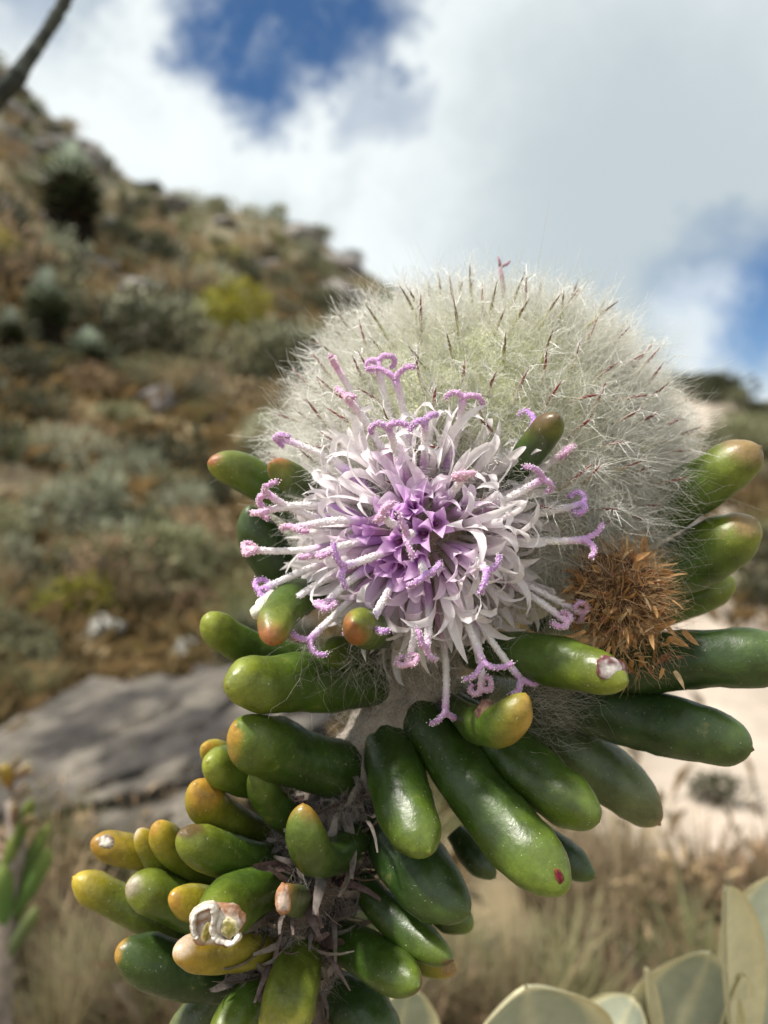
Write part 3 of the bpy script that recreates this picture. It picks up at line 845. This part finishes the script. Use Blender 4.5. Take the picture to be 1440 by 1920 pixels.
scar_curl([(372, 1762, -.9), (362, 1742, -1.0), (368, 1714, -1.0), (392, 1698, -1.1), (404, 1716, -1.2), (402, 1744, -1.2), (408, 1762, -1.2), (432, 1768, -1.1), (448, 1750, -1.0)], 77.0, 7, (0.72, 0.67, 0.61), (0.50, 0.42, 0.35), SCAR2[0], 5)
scar_patch(531, 1686, 79.8, 15, 30, (0.40, 0.19, 0.09), (0.60, 0.47, 0.40), SCAR3[0], 6, depth=.6)
scar_patch(200, 1578, 90.2, 14, 13, (0.24, 0.17, 0.13), (0.72, 0.68, 0.62), SPOT1[0], 7, depth=.6)
scar_patch(912, 1335, 79.4, 20, 24, (0.12, 0.06, 0.05), (0.28, 0.17, 0.12), LV[17][0], 8, depth=.6)
scar_patch(1048, 1642, 75.3, 8, 16, (0.17, 0.085, 0.03), (0.15, 0.012, 0.035), LV[20][0], 9, rot=.4, depth=.35)

# --- dried leaf bases curled on the stem
def dry_scales():
    r = np.random.default_rng(21)
    for i in range(280):
        t = r.uniform(.28, .58) * (len(SPINE) - 1); k = int(t); c = SPINE[k]
        a = r.uniform(-math.pi * .95, math.pi * .12) if r.uniform() < .8 else r.uniform(0, 6.28)
        n = np.array([math.cos(a), math.sin(a), 0]); root = c + n * r.uniform(.0042, .0068)
        L_ = r.uniform(.0028, .0062); w = r.uniform(.0003, .0009)
        d = norm(n + np.array([0, 0, r.uniform(-.6, .6)]) + r.normal(size=3) * .35); sd = norm(np.cross(d, r.normal(size=3))); up = np.cross(sd, d)
        mb = MB(); V = []; C = []; curl = r.uniform(.5, 2.6)
        c0 = lerp((0.045, 0.034, 0.030), (0.17, 0.14, 0.125), r.uniform() ** 1.6)
        if r.uniform() < .25: c0 = lerp(c0, (0.10, 0.05, 0.05), .8)
        m = 6
        for j in range(m):
            s = j / (m - 1); an = curl * s
            p = root - n * .0008 + L_ * (d * math.sin(an) / max(curl, .1) + up * (1 - math.cos(an)) / max(curl, .1)) * 1.3
            ww = w * (1 - .75 * s ** 1.5)
            V += [p - sd * ww + up * ww * .5, p, p + sd * ww + up * ww * .5]; C += [lerp(c0, (0.24, 0.21, 0.19), s * .35)] * 3
        Fc = [(j * 3 + q, j * 3 + q + 1, j * 3 + q + 4, j * 3 + q + 3) for j in range(m - 1) for q in (0, 1)]
        mb.add(V, Fc, C); mb.build('dry_leaf_base', M_SCALE, STEM, root)
dry_scales()

# --- woolly head
HC = P(897, 872, .1035)
HR = np.array([326 / F * .1035, 0.0200, 290 / F * .1035])
def head_r(d):
    """surface point of the felted core in unit direction d"""
    q = Vector(d)
    k = 1 + .07 * mnoise.fractal(q * 1.6 + Vector((2, 0, 0)), 1, 2, 3) + .012 * mnoise.fractal(q * 9, .9, 2, 2)
    return HC + np.asarray(d) * HR * k
def build_head():
    v, f = ico(5)
    V = np.array([head_r(d) for d in v]); C = []
    for d in v:
        g = max(0, 1 - (((d[0] + .1) / .75) ** 2 + ((d[2] - .35) / .6) ** 2))      # greener heart of the head
        C.append(lerp((0.62, 0.59, 0.50), (0.62, 0.65, 0.38), min(1, g * 1.2)))
    return obj('woolly_head', mesh_data('woolly_head', V - HC, f, M_WCORE, C), PLANT, HC)
HEAD = build_head()
def head_wool():
    r = np.random.default_rng(31); n = 24000
    d = norm(r.normal(size=(n * 2, 3))); keep = (d[:, 2] > -.75) & ((d[:, 1] < .35) | (r.uniform(size=n * 2) < .35)); d = d[keep][:n]; n = len(d)
    roots = np.array([head_r(q) for q in d])
    nrm = norm(d / HR)
    # clumps: neighbouring hairs share a lean
    tilt = np.array([[mnoise.noise(Vector(q) * 7 + Vector((k * 13, 0, 0))) for k in range(3)] for q in d])
    dirs = norm(nrm + tilt * 1.9 + r.normal(size=(n, 3)) * .62 + np.array([0.0, 0, .12]))
    ln = r.uniform(.0024, .0060, n) * np.where(d[:, 2] < .1, 1.05, 1)
    lng = r.uniform(size=n) < .06; ln[lng] *= 1.35
    V, Fc, k = hairs(roots - nrm * .0003, dirs, ln, r.uniform(.000026, .000046, n), bend=.9, kink=.24, seg=3, seed=32)
    m = r.integers(0, n, 8500); d2 = norm(d[m] + r.normal(size=(8500, 3)) * .02); r2 = np.array([head_r(q) for q in d2]); n2 = norm(d2 / HR)
    V2, F2, k2 = hairs(r2, n2 + tilt[m] * 1.6 + r.normal(size=(8500, 3)) * .5 + np.array([0, 0, .15]), r.uniform(.0026, .0052, 8500), r.uniform(.000026, .000044, 8500), bend=.9, kink=.24, seg=5, seed=33, taper=.7)
    c2 = np.array([[.95, .94, .89]]) * r.uniform(.9, 1.02, (8500, 1))
    obj('long_wool', mesh_data('long_wool', V2 - HC, F2, M_WOOL, np.repeat(np.clip(c2, 0, .95), k2, axis=0)), HEAD, HC, kind='stuff')
    g = np.clip(1 - (((d[:, 0] + .1) / .7) ** 2 + ((d[:, 2] - .35) / .55) ** 2), 0, 1)[:, None]
    c = np.array([[.94, .93, .86]]) * (1 - g * .6) + np.array([[.82, .84, .64]]) * g * .6
    c = c * r.uniform(.85, 1.08, (n, 1))
    obj('wool', mesh_data('wool', V - HC, Fc, M_WOOL, np.repeat(np.clip(c, 0, .95), k, axis=0)), HEAD, HC, kind='stuff')
head_wool()
def head_bracts():
    r = np.random.default_rng(41); k = 0; tried = 0
    pts = []
    while k < 210 and tried < 5000:
        tried += 1
        d = norm(r.normal(size=3))
        if d[1] > .25 or d[2] < -.55: continue
        if any(np.dot(d, q) > .9915 for q in pts): continue
        pts.append(d); k += 1
        root = head_r(d); nrm = norm(d / HR)
        dr = norm(nrm + r.normal(size=3) * .28 + np.array([.10 * np.sign(d[0]), 0, .40]))
        L_ = r.uniform(.0036, .0054); bv = norm(np.cross(dr, r.normal(size=3))) * L_ * r.uniform(0, .18)
        mb = MB(); n = 7; S = np.linspace(0, 1, n)
        ps = [root + dr * L_ * s + bv * s * s for s in S]
        green = (d[2] > .45 and r.uniform() < .6) or r.uniform() < .12
        tipc = lerp((0.13, 0.008, 0.014), (0.25, 0.035, 0.035), r.uniform()) if not green else (0.14, 0.08, 0.035)
        basec = (0.50, 0.42, 0.30) if not green else (0.42, 0.43, 0.18)
        cs = [lerp(basec, tipc, min(max((s - .38) / .25, 0), 1)) for s in S]
        mb.tube(ps, 0.00018 * np.array([.9, 1, 1.0, .95, .8, .5, .12]), 6, cs)
        for j in range(26):
            s = r.uniform(.1, .98); p = root + dr * L_ * s + bv * s * s
            h = norm(dr * 1.1 + r.normal(size=3) * .8); l = r.uniform(.0011, .0030); q = p + h * l * .5 + r.normal(size=3) * l * .1
            mb.tube([p, q, p + h * l + r.normal(size=3) * l * .25], np.array([.000032, .000028, .000010]), 3, (.93, .92, .88), cap=False)
        mb.build('bract', M_BRACT, HEAD, root)
head_bracts()

# --- withered brown flower head
WC = P(1158, 1112, .0855)
def withered():
    v, f = ico(3); R = .0052
    V = v * np.array([R * .84, R * .62, R * .82]) * (1 + .2 * np.array([[mnoise.fractal(Vector(p) * 3, .9, 2, 3)] for p in v])); C = [lerp((0.08, 0.04, 0.02), (0.16, 0.085, 0.04), random.random()) for _ in v]
    W = obj('withered_flower_head', mesh_data('withered_flower_head', V, f, M_DRY, C), PLANT, WC)
    r = np.random.default_rng(51); bases = []
    for i in range(330):
        d = norm(r.normal(size=3) + np.array([.05, -.6, -.05]))
        if d[1] > .35: continue
        low = r.uniform() < .22
        o = WC + d * np.array([R, R * .8, R]) * r.uniform(.70, .98)
        if low: o = o + np.array([.0010, 0, -.0035]) + r.normal(size=3) * .0012; d = norm(d * .5 + np.array([0.05, -.3, -1]))
        ax = norm(d + r.normal(size=3) * 1.15); sd = norm(np.cross(ax, r.normal(size=3))); up = np.cross(sd, ax)
        L_ = r.uniform(.0011, .0024); w = r.uniform(.00018, .00050); bend = r.normal() * .35
        c0 = lerp((0.28, 0.12, 0.038), (0.48, 0.28, 0.12), r.uniform()); 
        if r.uniform() < .2: c0 = (0.52, 0.38, 0.22)
        if r.uniform() < .15: c0 = (0.20, 0.08, 0.04)
        V = []; C = []
        for s in (0, .35, .7, 1):
            p = o + ax * L_ * s + up * L_ * bend * s * s; ww = w * (.7 + 1.0 * s - 1.65 * s * s)
            V += [p - sd * ww + up * ww * .6, p, p + sd * ww + up * ww * .6]; C += [lerp(c0, (0.42, 0.26, 0.12), s * .3)] * 3
        Fc = [(j * 3 + q, j * 3 + q + 1, j * 3 + q + 4, j * 3 + q + 3) for j in range(3) for q in (0, 1)]
        obj('dry_scale', mesh_data('dry_scale', np.array(V) - o, Fc, M_DRY, C), W, o)
    n = 1700; d = norm(r.normal(size=(n, 3)) + np.array([0, -.5, 0]))
    roots = WC + d * np.array([R, R * .8, R]) * .9 + np.where(r.uniform(size=(n, 1)) < .2, np.array([[.001, 0, -.0035]]), 0)
    V, Fc, k = hairs(roots, d + r.normal(size=(n, 3)) * .4, r.uniform(.0012, .0032, n), .000022, bend=.4, seed=52)
    c = np.array([[.60, .40, .22]]) * r.uniform(.6, 1.25, (n, 1))
    obj('bristles', mesh_data('bristles', V - WC, Fc, M_DRY, np.repeat(np.clip(c, 0, .9), k, axis=0)), W, WC, kind='stuff')
withered()

# --- open lilac flower head
FO = P(795, 996, .0885)
AX = norm(np.array([-.05, -1, -.03])); XR = norm(np.cross(AX, np.array([0, 0, 1.0]))) ; XR = -XR if XR[0] < 0 else XR
ZR = norm(np.cross(XR, AX)); ZR = -ZR if ZR[2] < 0 else ZR
def fdir(th, ph): return math.cos(th) * AX + math.sin(th) * (math.cos(ph) * XR + math.sin(ph) * ZR)
def receptacle():
    v, f = ico(3); V = v * .0052; C = [(0.42, 0.34, 0.26)] * len(v)
    o = obj('lilac_flower_head', mesh_data('lilac_flower_head', V, f, M_WCORE, C), PLANT, FO)
    return o
FLW = receptacle()
def floret_mesh(kind, seed):
    """tube with five strap lobes; z up, millimetres to metres"""
    r = np.random.default_rng(seed); mb = MB()
    if kind == 'in':  tubeL, lobeL, lw, rc, ct, cl, ce = 4.6, 2.9, .80, (.5, 1.5), (0.82, 0.46, 0.80), (0.78, 0.45, 0.86), (0.88, 0.64, 0.92)
    elif kind == 'mid': tubeL, lobeL, lw, rc, ct, cl, ce = 5.2, 4.4, .70, (.7, 2.6), (0.87, 0.66, 0.83), (0.87, 0.69, 0.88), (0.92, 0.81, 0.92)
    else: tubeL, lobeL, lw, rc, ct, cl, ce = 5.6, 6.6, .58, (.3, 3.5), (0.90, 0.84, 0.84), (0.93, 0.86, 0.90), (0.94, 0.90, 0.92)
    zz = np.linspace(0, tubeL, 5)
    mb.tube([np.array([0, 0, z]) for z in zz], np.array([.22, .24, .30, .42, .55]), 8, [lerp((0.70, 0.66, 0.52), ct, i / 4) for i in range(5)], cap=False)
    for k in range(5):
        a = 2 * math.pi * k / 5 + r.normal() * .30; e = np.array([math.cos(a), math.sin(a), 0]); sd = np.array([-math.sin(a), math.cos(a), 0])
        L_ = lobeL * r.uniform(.7, 1.2); an0 = .12 + r.normal() * .14; cur = r.uniform(*rc); n = 9; V = []; C = []
        p = np.array([0, 0, tubeL - .25]) + e * .46; tw = r.normal() * .7
        for i in range(n):
            s = i / (n - 1); ang = an0 + cur * s ** 3.0
            dr = e * math.sin(ang) + np.array([0, 0, math.cos(ang)])
            if i: p = p + dr * L_ / (n - 1)
            nn = e * math.cos(ang) - np.array([0, 0, math.sin(ang)])
            w = lw * (.75 + .5 * math.sin(s * 2.2)) * (1 - max(0, (s - .45) / .55) ** 2.0 * .96) * .66
            sd2 = sd * math.cos(tw * s) + nn * math.sin(tw * s); cup = .38
            c = lerp(cl, ce, s); cm = lerp(c, ct, .25)
            V += [p - sd2 * w - nn * w * cup, p - sd2 * w * .5 - nn * w * .08, p, p + sd2 * w * .5 - nn * w * .08, p + sd2 * w - nn * w * cup]
            C += [c, c, cm, c, c]
        Fc = [(i * 5 + q, i * 5 + q + 1, i * 5 + q + 6, i * 5 + q + 5) for i in range(n - 1) for q in range(4)]
        mb.add(V, Fc, C)
    # dark anther tip in the throat
    ac = (0.36, 0.13, 0.30) if kind != 'out' else (0.45, 0.25, 0.36)
    mb.tube([np.array([0, 0, tubeL - 1.2]), np.array([0, 0, tubeL + .3]), np.array([0, 0, tubeL + .75])], np.array([.26, .26, .06]), 6, ac)
    mb.v = [tuple(np.array(p) * .001) for p in mb.v]
    return mb.data('floret', M_PETAL)
FM = {k: [floret_mesh(k, s) for s in range(9)] for k in ('in', 'mid', 'out')}
def mat_from(d, o, roll, sx=1.0, sz=1.0):
    z = Vector(norm(d)); x = Vector(perp(np.array(z))[0]); y = z.cross(x)
    M = Matrix((x, y, z)).transposed().to_4x4()
    return Matrix.Translation(Vector(o)) @ M @ Matrix.Rotation(roll, 4, 'Z') @ Matrix.Diagonal((sx, sx, sz, 1))
def florets():
    r = np.random.default_rng(61); n = 165
    for i in range(n):
        c = 1 - (i + .5) / n * 1.28; th = math.acos(max(-1, min(1, c))); ph = i * 2.39996
        th += r.normal() * .04; ph += r.normal() * .06
        d = fdir(th, ph)
        # purple heart sits a little left of and below the middle
        off = math.hypot(math.sin(th) * math.cos(ph) + .14, math.sin(th) * math.sin(ph) + .0)
        kind = 'in' if off < .42 else ('mid' if off < .60 and r.uniform() < .75 else 'out')
        st = r.uniform(.9, 1.1)
        start = .0042 if kind == 'in' else (.0036 if kind == 'mid' else .0034)
        if th > 1.2: st *= 1.04
        me = FM[kind][r.integers(9)]
        o = obj_m('floret', me, FLW, mat_from(fdir(min(1.9, th * (1 + .38 * min(1, th))), ph) + r.normal(size=3) * .07, FO + d * start, r.uniform(0, 6.28), r.uniform(.95, 1.2), st))
florets()
STY = [(632, 690), (655, 752), (708, 678), (742, 712), (728, 802), (868, 748), (872, 890), (527, 822), (502, 926), (486, 962), (462, 1030),
       (488, 1108), (530, 1142), (606, 1138), (582, 1198), (696, 1168), (765, 1245), (800, 1212), (835, 1328), (902, 1292), (975, 1272), (1062, 1165),
       (1092, 1150), (1094, 1012), (1092, 945), (1014, 900), (1064, 842), (1000, 800), (796, 792), (600, 1040), (645, 1062), (716, 962), (762, 1004),
       (800, 1078), (912, 1072), (560, 990), (905, 1240)]
def styles():
    for i, (tx, ty) in enumerate(STY):
        r = np.random.default_rng(700 + i)
        rho_px = math.hypot(tx - 795, ty - 996)
        # tip direction: lateral offset fixed by the pixel, reach by the usual style length
        reach = .0178 if rho_px < 200 else .0192
        d_t = .0885 - .010 * max(0, 1 - (rho_px / 330) ** 2) ** .5 if rho_px < 330 else .0870
        d_t = .0885 - reach * math.sqrt(max(.02, 1 - min(1, rho_px / F * .083 / reach) ** 2)) * (.8 if rho_px < 200 else .7)
        tip = P(tx, ty, d_t); d = norm(tip - FO); reach = np.linalg.norm(tip - FO)
        p0 = FO + d * .006; L_ = reach - .006
        bv = r.normal(size=3) * L_ * .05; bv -= d * np.dot(bv, d)
        f = lambda s: p0 + d * L_ * s + bv * 4 * s * (1 - s)
        mb = MB(); n = 12; S = np.linspace(0, 1, n)
        pale = (0.93, 0.89, 0.90); lil = lerp((0.62, 0.36, 0.76), (0.72, 0.45, 0.66), r.uniform()); 
        purple_tip = lerp((0.64, 0.36, 0.82), (0.84, 0.52, 0.66), r.uniform() ** 1.2)
        cs = [lerp(lil, pale, min(max((s - .40) / .15, 0), 1)) if s < .75 else lerp(pale, purple_tip, min(max((s - .8) / .2, 0), 1)) for s in S]
        rd = [np.interp(s, [0, .30, .44, .5, .9, 1], [.00048, .00056, .00050, .00033, .00034, .00040]) for s in S]
        mb.tube([f(s) for s in S], np.array(rd), 8, cs)
        # pollen and fine papillae
        def dust(p, rad, ax, m, col):
            for _ in range(m):
                q = r.normal(size=3); q -= ax * np.dot(q, ax); q = p + norm(q) * rad + ax * r.normal() * .0002
                mb.add(*octa(q, r.uniform(.00004, .00010)), lerp(col, (0.93, 0.87, 0.86), r.uniform(.25, 1)))
        for s in np.linspace(.5, .98, 24): dust(f(s), .00036, d, 11, pale)
        # two curling branches
        sd = r.normal(size=3) + np.array([0, -.1, 0]); sd = norm(sd - d * np.dot(sd, d))
        turn = r.choice([1.6, 2.6, 3.6, 4.8, 5.6])
        for sg in (-1, 1):
            m = 12; p = f(1.0) - d * .0001; pts = []; bl = r.uniform(.0022, .0032); tr = turn * r.uniform(.7, 1.15); off = r.normal(size=3) * .0007
            for j in range(m):
                s = j / (m - 1); an = .35 + tr * s ** 1.1
                dr = d * math.cos(an) + sg * sd * math.sin(an) + np.cross(d, sd) * .25 * s * (1 if sg > 0 else -1)
                if j: p = p + (dr + r.normal(size=3) * .16) * bl / (m - 1)
                pts.append(p.copy())
            col = [lerp(purple_tip, lerp(purple_tip, (0.40, 0.16, 0.42), .5), j / m) for j in range(m)]
            mb.tube(pts, np.linspace(.00034, .00022, m), 7, col)
            for j in range(1, m): dust(pts[j], .00030, norm(pts[j] - pts[j - 1]), 11, purple_tip)
        mb.build('style', M_STYLE, FLW, p0)
styles()

# stray bud behind, poking out of the wool
def small_bits():
    c = P(945, 560, .098); d = norm(P(938, 492, .097) - c); mb = MB()
    mb.tube([c, c + d * .002, P(938, 500, .097)], np.array([.0003, .0003, .00024]), 7, (0.45, 0.30, 0.36))
    e = P(938, 500, .097); s = np.array([1, 0, 0])
    mb.tube([e, e + np.array([.0008, 0, .0003]), e + np.array([.0012, 0, .0007])], np.array([.0002, .0002, .0001]), 6, (0.42, 0.25, 0.32))
    mb.tube([e, e + np.array([-.0001, 0, .0007]), e + np.array([-.0003, 0, .0012])], np.array([.0002, .0002, .0001]), 6, (0.42, 0.25, 0.32))
    mb.build('withered_style', M_STYLE, HEAD, c)
    # pale woolly bud beside the red-tipped leaf
    pts = [P(*q) for q in ((535, 1105, .085), (508, 1120, .083), (488, 1140, .081), (478, 1158, .080))]
    mb = MB(); ps = catmull(pts, 4); n = len(ps)
    mb.tube(ps, np.array([.0007 + .00012 * math.sin(i * 2.1) for i in range(n - 1)] + [.0003]), 12, (0.76, 0.72, 0.62))
    mb.build('pale_bud', M_WCORE, PLANT, pts[0])
small_bits()

# --- fine loose hairs round the neck of the stem and on the leaves
def cobweb():
    r = np.random.default_rng(81)
    R1 = []; D1 = []; L1 = []
    for i in range(5200):                       # felt on the stem
        k = int(r.uniform(0, .42) * (len(SPINE) - 1)); a = r.uniform(0, 6.28); n = np.array([math.cos(a), math.sin(a), 0])
        R1.append(SPINE[k] + n * .0043 + np.array([0, 0, r.uniform(-.004, .004)])); D1.append(n + r.normal(size=3) * .9); L1.append(r.uniform(.0012, .0035))
    for i in range(3000):                       # grey fibre among the dead leaf bases
        k = int(r.uniform(.27, .60) * (len(SPINE) - 1)); a = r.uniform(-math.pi, .3); n = np.array([math.cos(a), math.sin(a), 0])
        R1.append(SPINE[k] + n * r.uniform(.0045, .0062)); D1.append(n * .5 + r.normal(size=3)); L1.append(r.uniform(.0015, .004))
    for i in range(900):                        # under the flower and head
        px = r.uniform(560, 1040); R1.append(P(px, 1215 + r.normal() * 26 + abs(px - 800) * .05, r.uniform(.084, .094)))
        D1.append(np.array([r.normal() * .8, -.5, -.7 + r.normal() * .4])); L1.append(r.uniform(.002, .0055))
    for i in range(420):
        R1.append(P(1020 + r.normal() * 30, 1310 + r.normal() * 40, r.uniform(.084, .092))); D1.append(np.array([.8, -.4, r.normal() * .5])); L1.append(r.uniform(.002, .005))
    for i in range(500):
        R1.append(P(1180 + r.normal() * 50, 960 + r.normal() * 90, .088)); D1.append(np.array([.7, -.3, r.normal() * .6])); L1.append(r.uniform(.002, .006))
    R1 = np.array(R1)
    V, Fc, k = hairs(R1, np.array(D1), np.array(L1), .000017, bend=.7, kink=.2, seg=4, seed=82)
    c = np.array([[.70, .66, .60]]) * r.uniform(.7, 1.15, (len(R1), 1))
    obj('stem_wool', mesh_data('stem_wool', V - base_loc, Fc, M_WOOL, np.repeat(c, k, axis=0)), STEM, base_loc, kind='stuff')
cobweb()

# ------------------------------------------------------------------ pale-leaved plant at the lower right
def pale_plant():
    foot = np.array([.045, .175, height(.045, .175)])
    o = empty('pale_leaved_shrub', foot, 'low shrub with thick pale grey-green felted leaves beside the succulent', 'shrub')
    mb = MB(); top = P(1230, 2060, .145)
    mb.tube(catmull([foot - np.array([0, 0, .01]), foot + np.array([.004, .0, .15]), (foot + top) / 2 + np.array([-.003, 0, .09]), top], 5), np.linspace(.004, .0022, 16), 10, (0.36, 0.33, 0.22))
    mb2 = P(800, 2100, .15); mb.tube(catmull([foot + np.array([.003, 0, .17]), (foot + mb2) / 2 + np.array([0, 0, .11]), mb2], 5), np.linspace(.003, .002, 11), 8, (0.36, 0.33, 0.22))
    mb3 = P(1020, 2080, .14); mb.tube(catmull([foot + np.array([.003, 0, .19]), (foot + mb3) / 2 + np.array([0, 0, .11]), mb3], 5), np.linspace(.003, .002, 11), 8, (0.36, 0.33, 0.22))
    mb.build('stem', M_BARK, o, foot)
    def pl(b, t, w, roll, cup, d0, d1, bend=0.0, curl=0.0, cream=0.0):
        pb, pt = P(b[0], b[1], d0), P(t[0], t[1], d1); ax = pt - pb; L_ = np.linalg.norm(ax); ax = ax / L_
        view = norm((pb + pt) / 2 - np.array([0, 0, CZ])); sd = norm(np.cross(ax, view)); nn = np.cross(sd, ax); nn = nn if np.dot(nn, view) < 0 else -nn
        sd, nn = sd * math.cos(roll) + nn * math.sin(roll), nn * math.cos(roll) - sd * math.sin(roll)
        W = w / 2 / F * (d0 + d1) / 2; n = 19; m = 13; th = .00042; V = []; C = []
        for layer in (0, 1):
            for i in range(n):
                s = math.sin(i / (n - 1) * math.pi / 2); ww = W * max(.10 * (1 - s), (math.sin(s ** 1.35 * math.pi) ** .62 if s < .995 else .02))
                c0 = pb + ax * L_ * s + nn * (L_ * bend * s * s)
                for j in range(m):
                    u = -1 + 2 * j / (m - 1)
                    e = abs(u)
                    p = c0 + sd * ww * u + nn * (cup * ww * u * u + curl * ww * max(0, e - .75) ** 2 * 4)
                    rib = math.exp(-(u / .10) ** 2)
                    tk = th * (1 if e < .99 else .25) + th * .5 * rib * (1 - s)
                    V.append(p - nn * tk * (1 if layer else 0) * 1.6 + nn * (0 if layer else rib * th * .6))
                    base = lerp((0.36, 0.40, 0.30), (0.45, 0.47, 0.36), .5 + .5 * mnoise.noise(Vector(p) * 300))
                    c = lerp(base, (0.86, 0.78, 0.50), min(1, max(0, (e - .74) / .14, (s - .955) / .03)) * .95); c = lerp(c, (0.66, 0.62, 0.42), rib * .6); c = lerp(c, (0.74, 0.67, 0.42), cream)
                    C.append(c)
        Fc = []
        for layer in (0, 1):
            o_ = layer * n * m
            for i in range(n - 1):
                for j in range(m - 1):
                    q = (o_ + i * m + j, o_ + i * m + j + 1, o_ + (i + 1) * m + j + 1, o_ + (i + 1) * m + j)
                    Fc.append(q if layer else q[::-1])
        k = n * m
        bd = [(i * m, (i + 1) * m) for i in range(n - 1)] + [((i + 1) * m + m - 1, i * m + m - 1) for i in range(n - 1)]
        Fc += [(a, b_, b_ + k, a + k) for a, b_ in bd]
        obj('leaf', mesh_data('leaf', np.array(V) - pb, np.array(Fc), M_PALE, C), o, pb)
    pl((1010, 2080), (975, 1825), 300, .25, .25, .140, .132, bend=.10)
    pl((1090, 2070), (1190, 1872), 150, -.2, .2, .142, .140)
    pl((1200, 2080), (1335, 1800), 210, .3, .30, .146, .138, bend=-.05)
    pl((1250, 2080), (1215, 1815), 40, 1.0, .3, .143, .140, cream=.75)
    pl((1400, 2060), (1338, 1650), 130, .95, .5, .140, .134, bend=.06, cream=.75)
    pl((1460, 2060), (1470, 1640), 220, -.2, .25, .146, .142)
    pl((1330, 2060), (1395, 1830), 90, 1.1, .2, .141, .136, cream=.6)
    pl((700, 2100), (768, 1852), 170, .5, .2, .150, .146)
    pl((1230, 2070), (1290, 1930), 160, .1, .2, .160, .170)
    pl((1020, 2090), (900, 1960), 150, .1, .2, .150, .165)
pale_plant()

# ------------------------------------------------------------------ small blurred sprig at the left edge
def sprig():
    d0 = .34; foot = P(-60, 1800, d0); foot[2] = height(foot[0], foot[1])
    o = empty('green_sprig', foot, 'small shrub sprig with stubby green leaves and dead brown leaves above the rock', 'plant')
    mb = MB(); c1 = P(10, 1720, d0); c2 = P(25, 1500, d0 + .005)
    mb.tube(catmull([foot - np.array([0, 0, .02]), (foot + c1) / 2, c1, P(30, 1600, d0), c2], 4), np.linspace(.006, .0035, 17), 8, (0.24, 0.20, 0.17))
    mb.build('stem', M_BARK, o, foot)
    r = np.random.default_rng(91)
    def st(b, t, w, c, nm='leaf'):
        pb, pt = P(b[0], b[1], d0), P(t[0], t[1], d0 + r.normal() * .012); m = 9; mb = MB(); S = np.linspace(0, 1, m); R = w / 2 / F * d0
        rad = [R * (.6 + .4 * min(1, s * 2)) * math.sqrt(max(.02, 1 - max(0, (s - .75) / .25) ** 2)) for s in S]
        mb.tube([pb * (1 - s) + pt * s for s in S], np.array(rad), 9, [lerp(c, (0.34, 0.33, 0.07), max(0, s - .6)) for s in S]); mb.build(nm, M_FOL, o, pb)
    G = (0.12, 0.20, 0.05)
    st((25, 1720), (95, 1590), 34, G); st((20, 1680), (92, 1545), 28, G); st((25, 1600), (60, 1498), 24, G); st((10, 1760), (5, 1620), 36, G)
    st((20, 1780), (-60, 1650), 36, G); st((0, 1700), (30, 1560), 30, (0.14, 0.19, 0.05)); st((10, 1800), (70, 1700), 30, (0.16, 0.2, 0.09))
    for i in range(26):
        y = r.uniform(1450, 1620); x = np.interp(y, [1450, 1620], [20, 28]); a = r.uniform(0, 6.28)
        st((x, y), (x + 48 * math.cos(a), y - abs(36 * math.sin(a)) - 4), r.uniform(8, 15), lerp((0.22, 0.13, 0.09), (0.40, 0.30, 0.22), r.uniform()), 'dead_leaf')
    st((15, 1470), (8, 1438), 26, (0.45, 0.30, 0.06))
sprig()

# ------------------------------------------------------------------ bare grey branch at the upper left
def branch():
    d = .36
    foot = np.array([-.42, .44, height(-.42, .44)])
    o = empty('bare_branch_shrub', foot, 'bare grey branch of a dead shrub slanting across the sky', 'branch')
    a = [foot - np.array([0, 0, .02]), foot + np.array([.03, -.02, .25]), P(-420, 420, d + .03), P(-180, 330, d + .01), P(0, 178, d), P(48, 118, d), P(80, 72, d), P(112, 20, d), P(150, -50, d), P(230, -190, d + .01)]
    pts = catmull(a, 6); n = len(pts); r = np.random.default_rng(95)
    mb = MB(); mb.tube(pts, np.interp(np.arange(n) / n, [0, .4, .6, 1], [.010, .005, .0031, .0025]) * (1 + .08 * r.normal(size=n)), 10, [lerp((0.035, 0.038, 0.036), (0.09, 0.10, 0.09), r.uniform()) for _ in range(n)])
    mb.build('branch', M_BARK, o, foot)
    mb = MB(); mb.tube(catmull([P(-180, 330, d + .01), P(-260, 150, d + .02), P(-240, -60, d + .05)], 5), np.linspace(.0035, .002, 11), 8, (0.27, 0.26, 0.24)); mb.build('twig', M_BARK, o, foot)
branch()
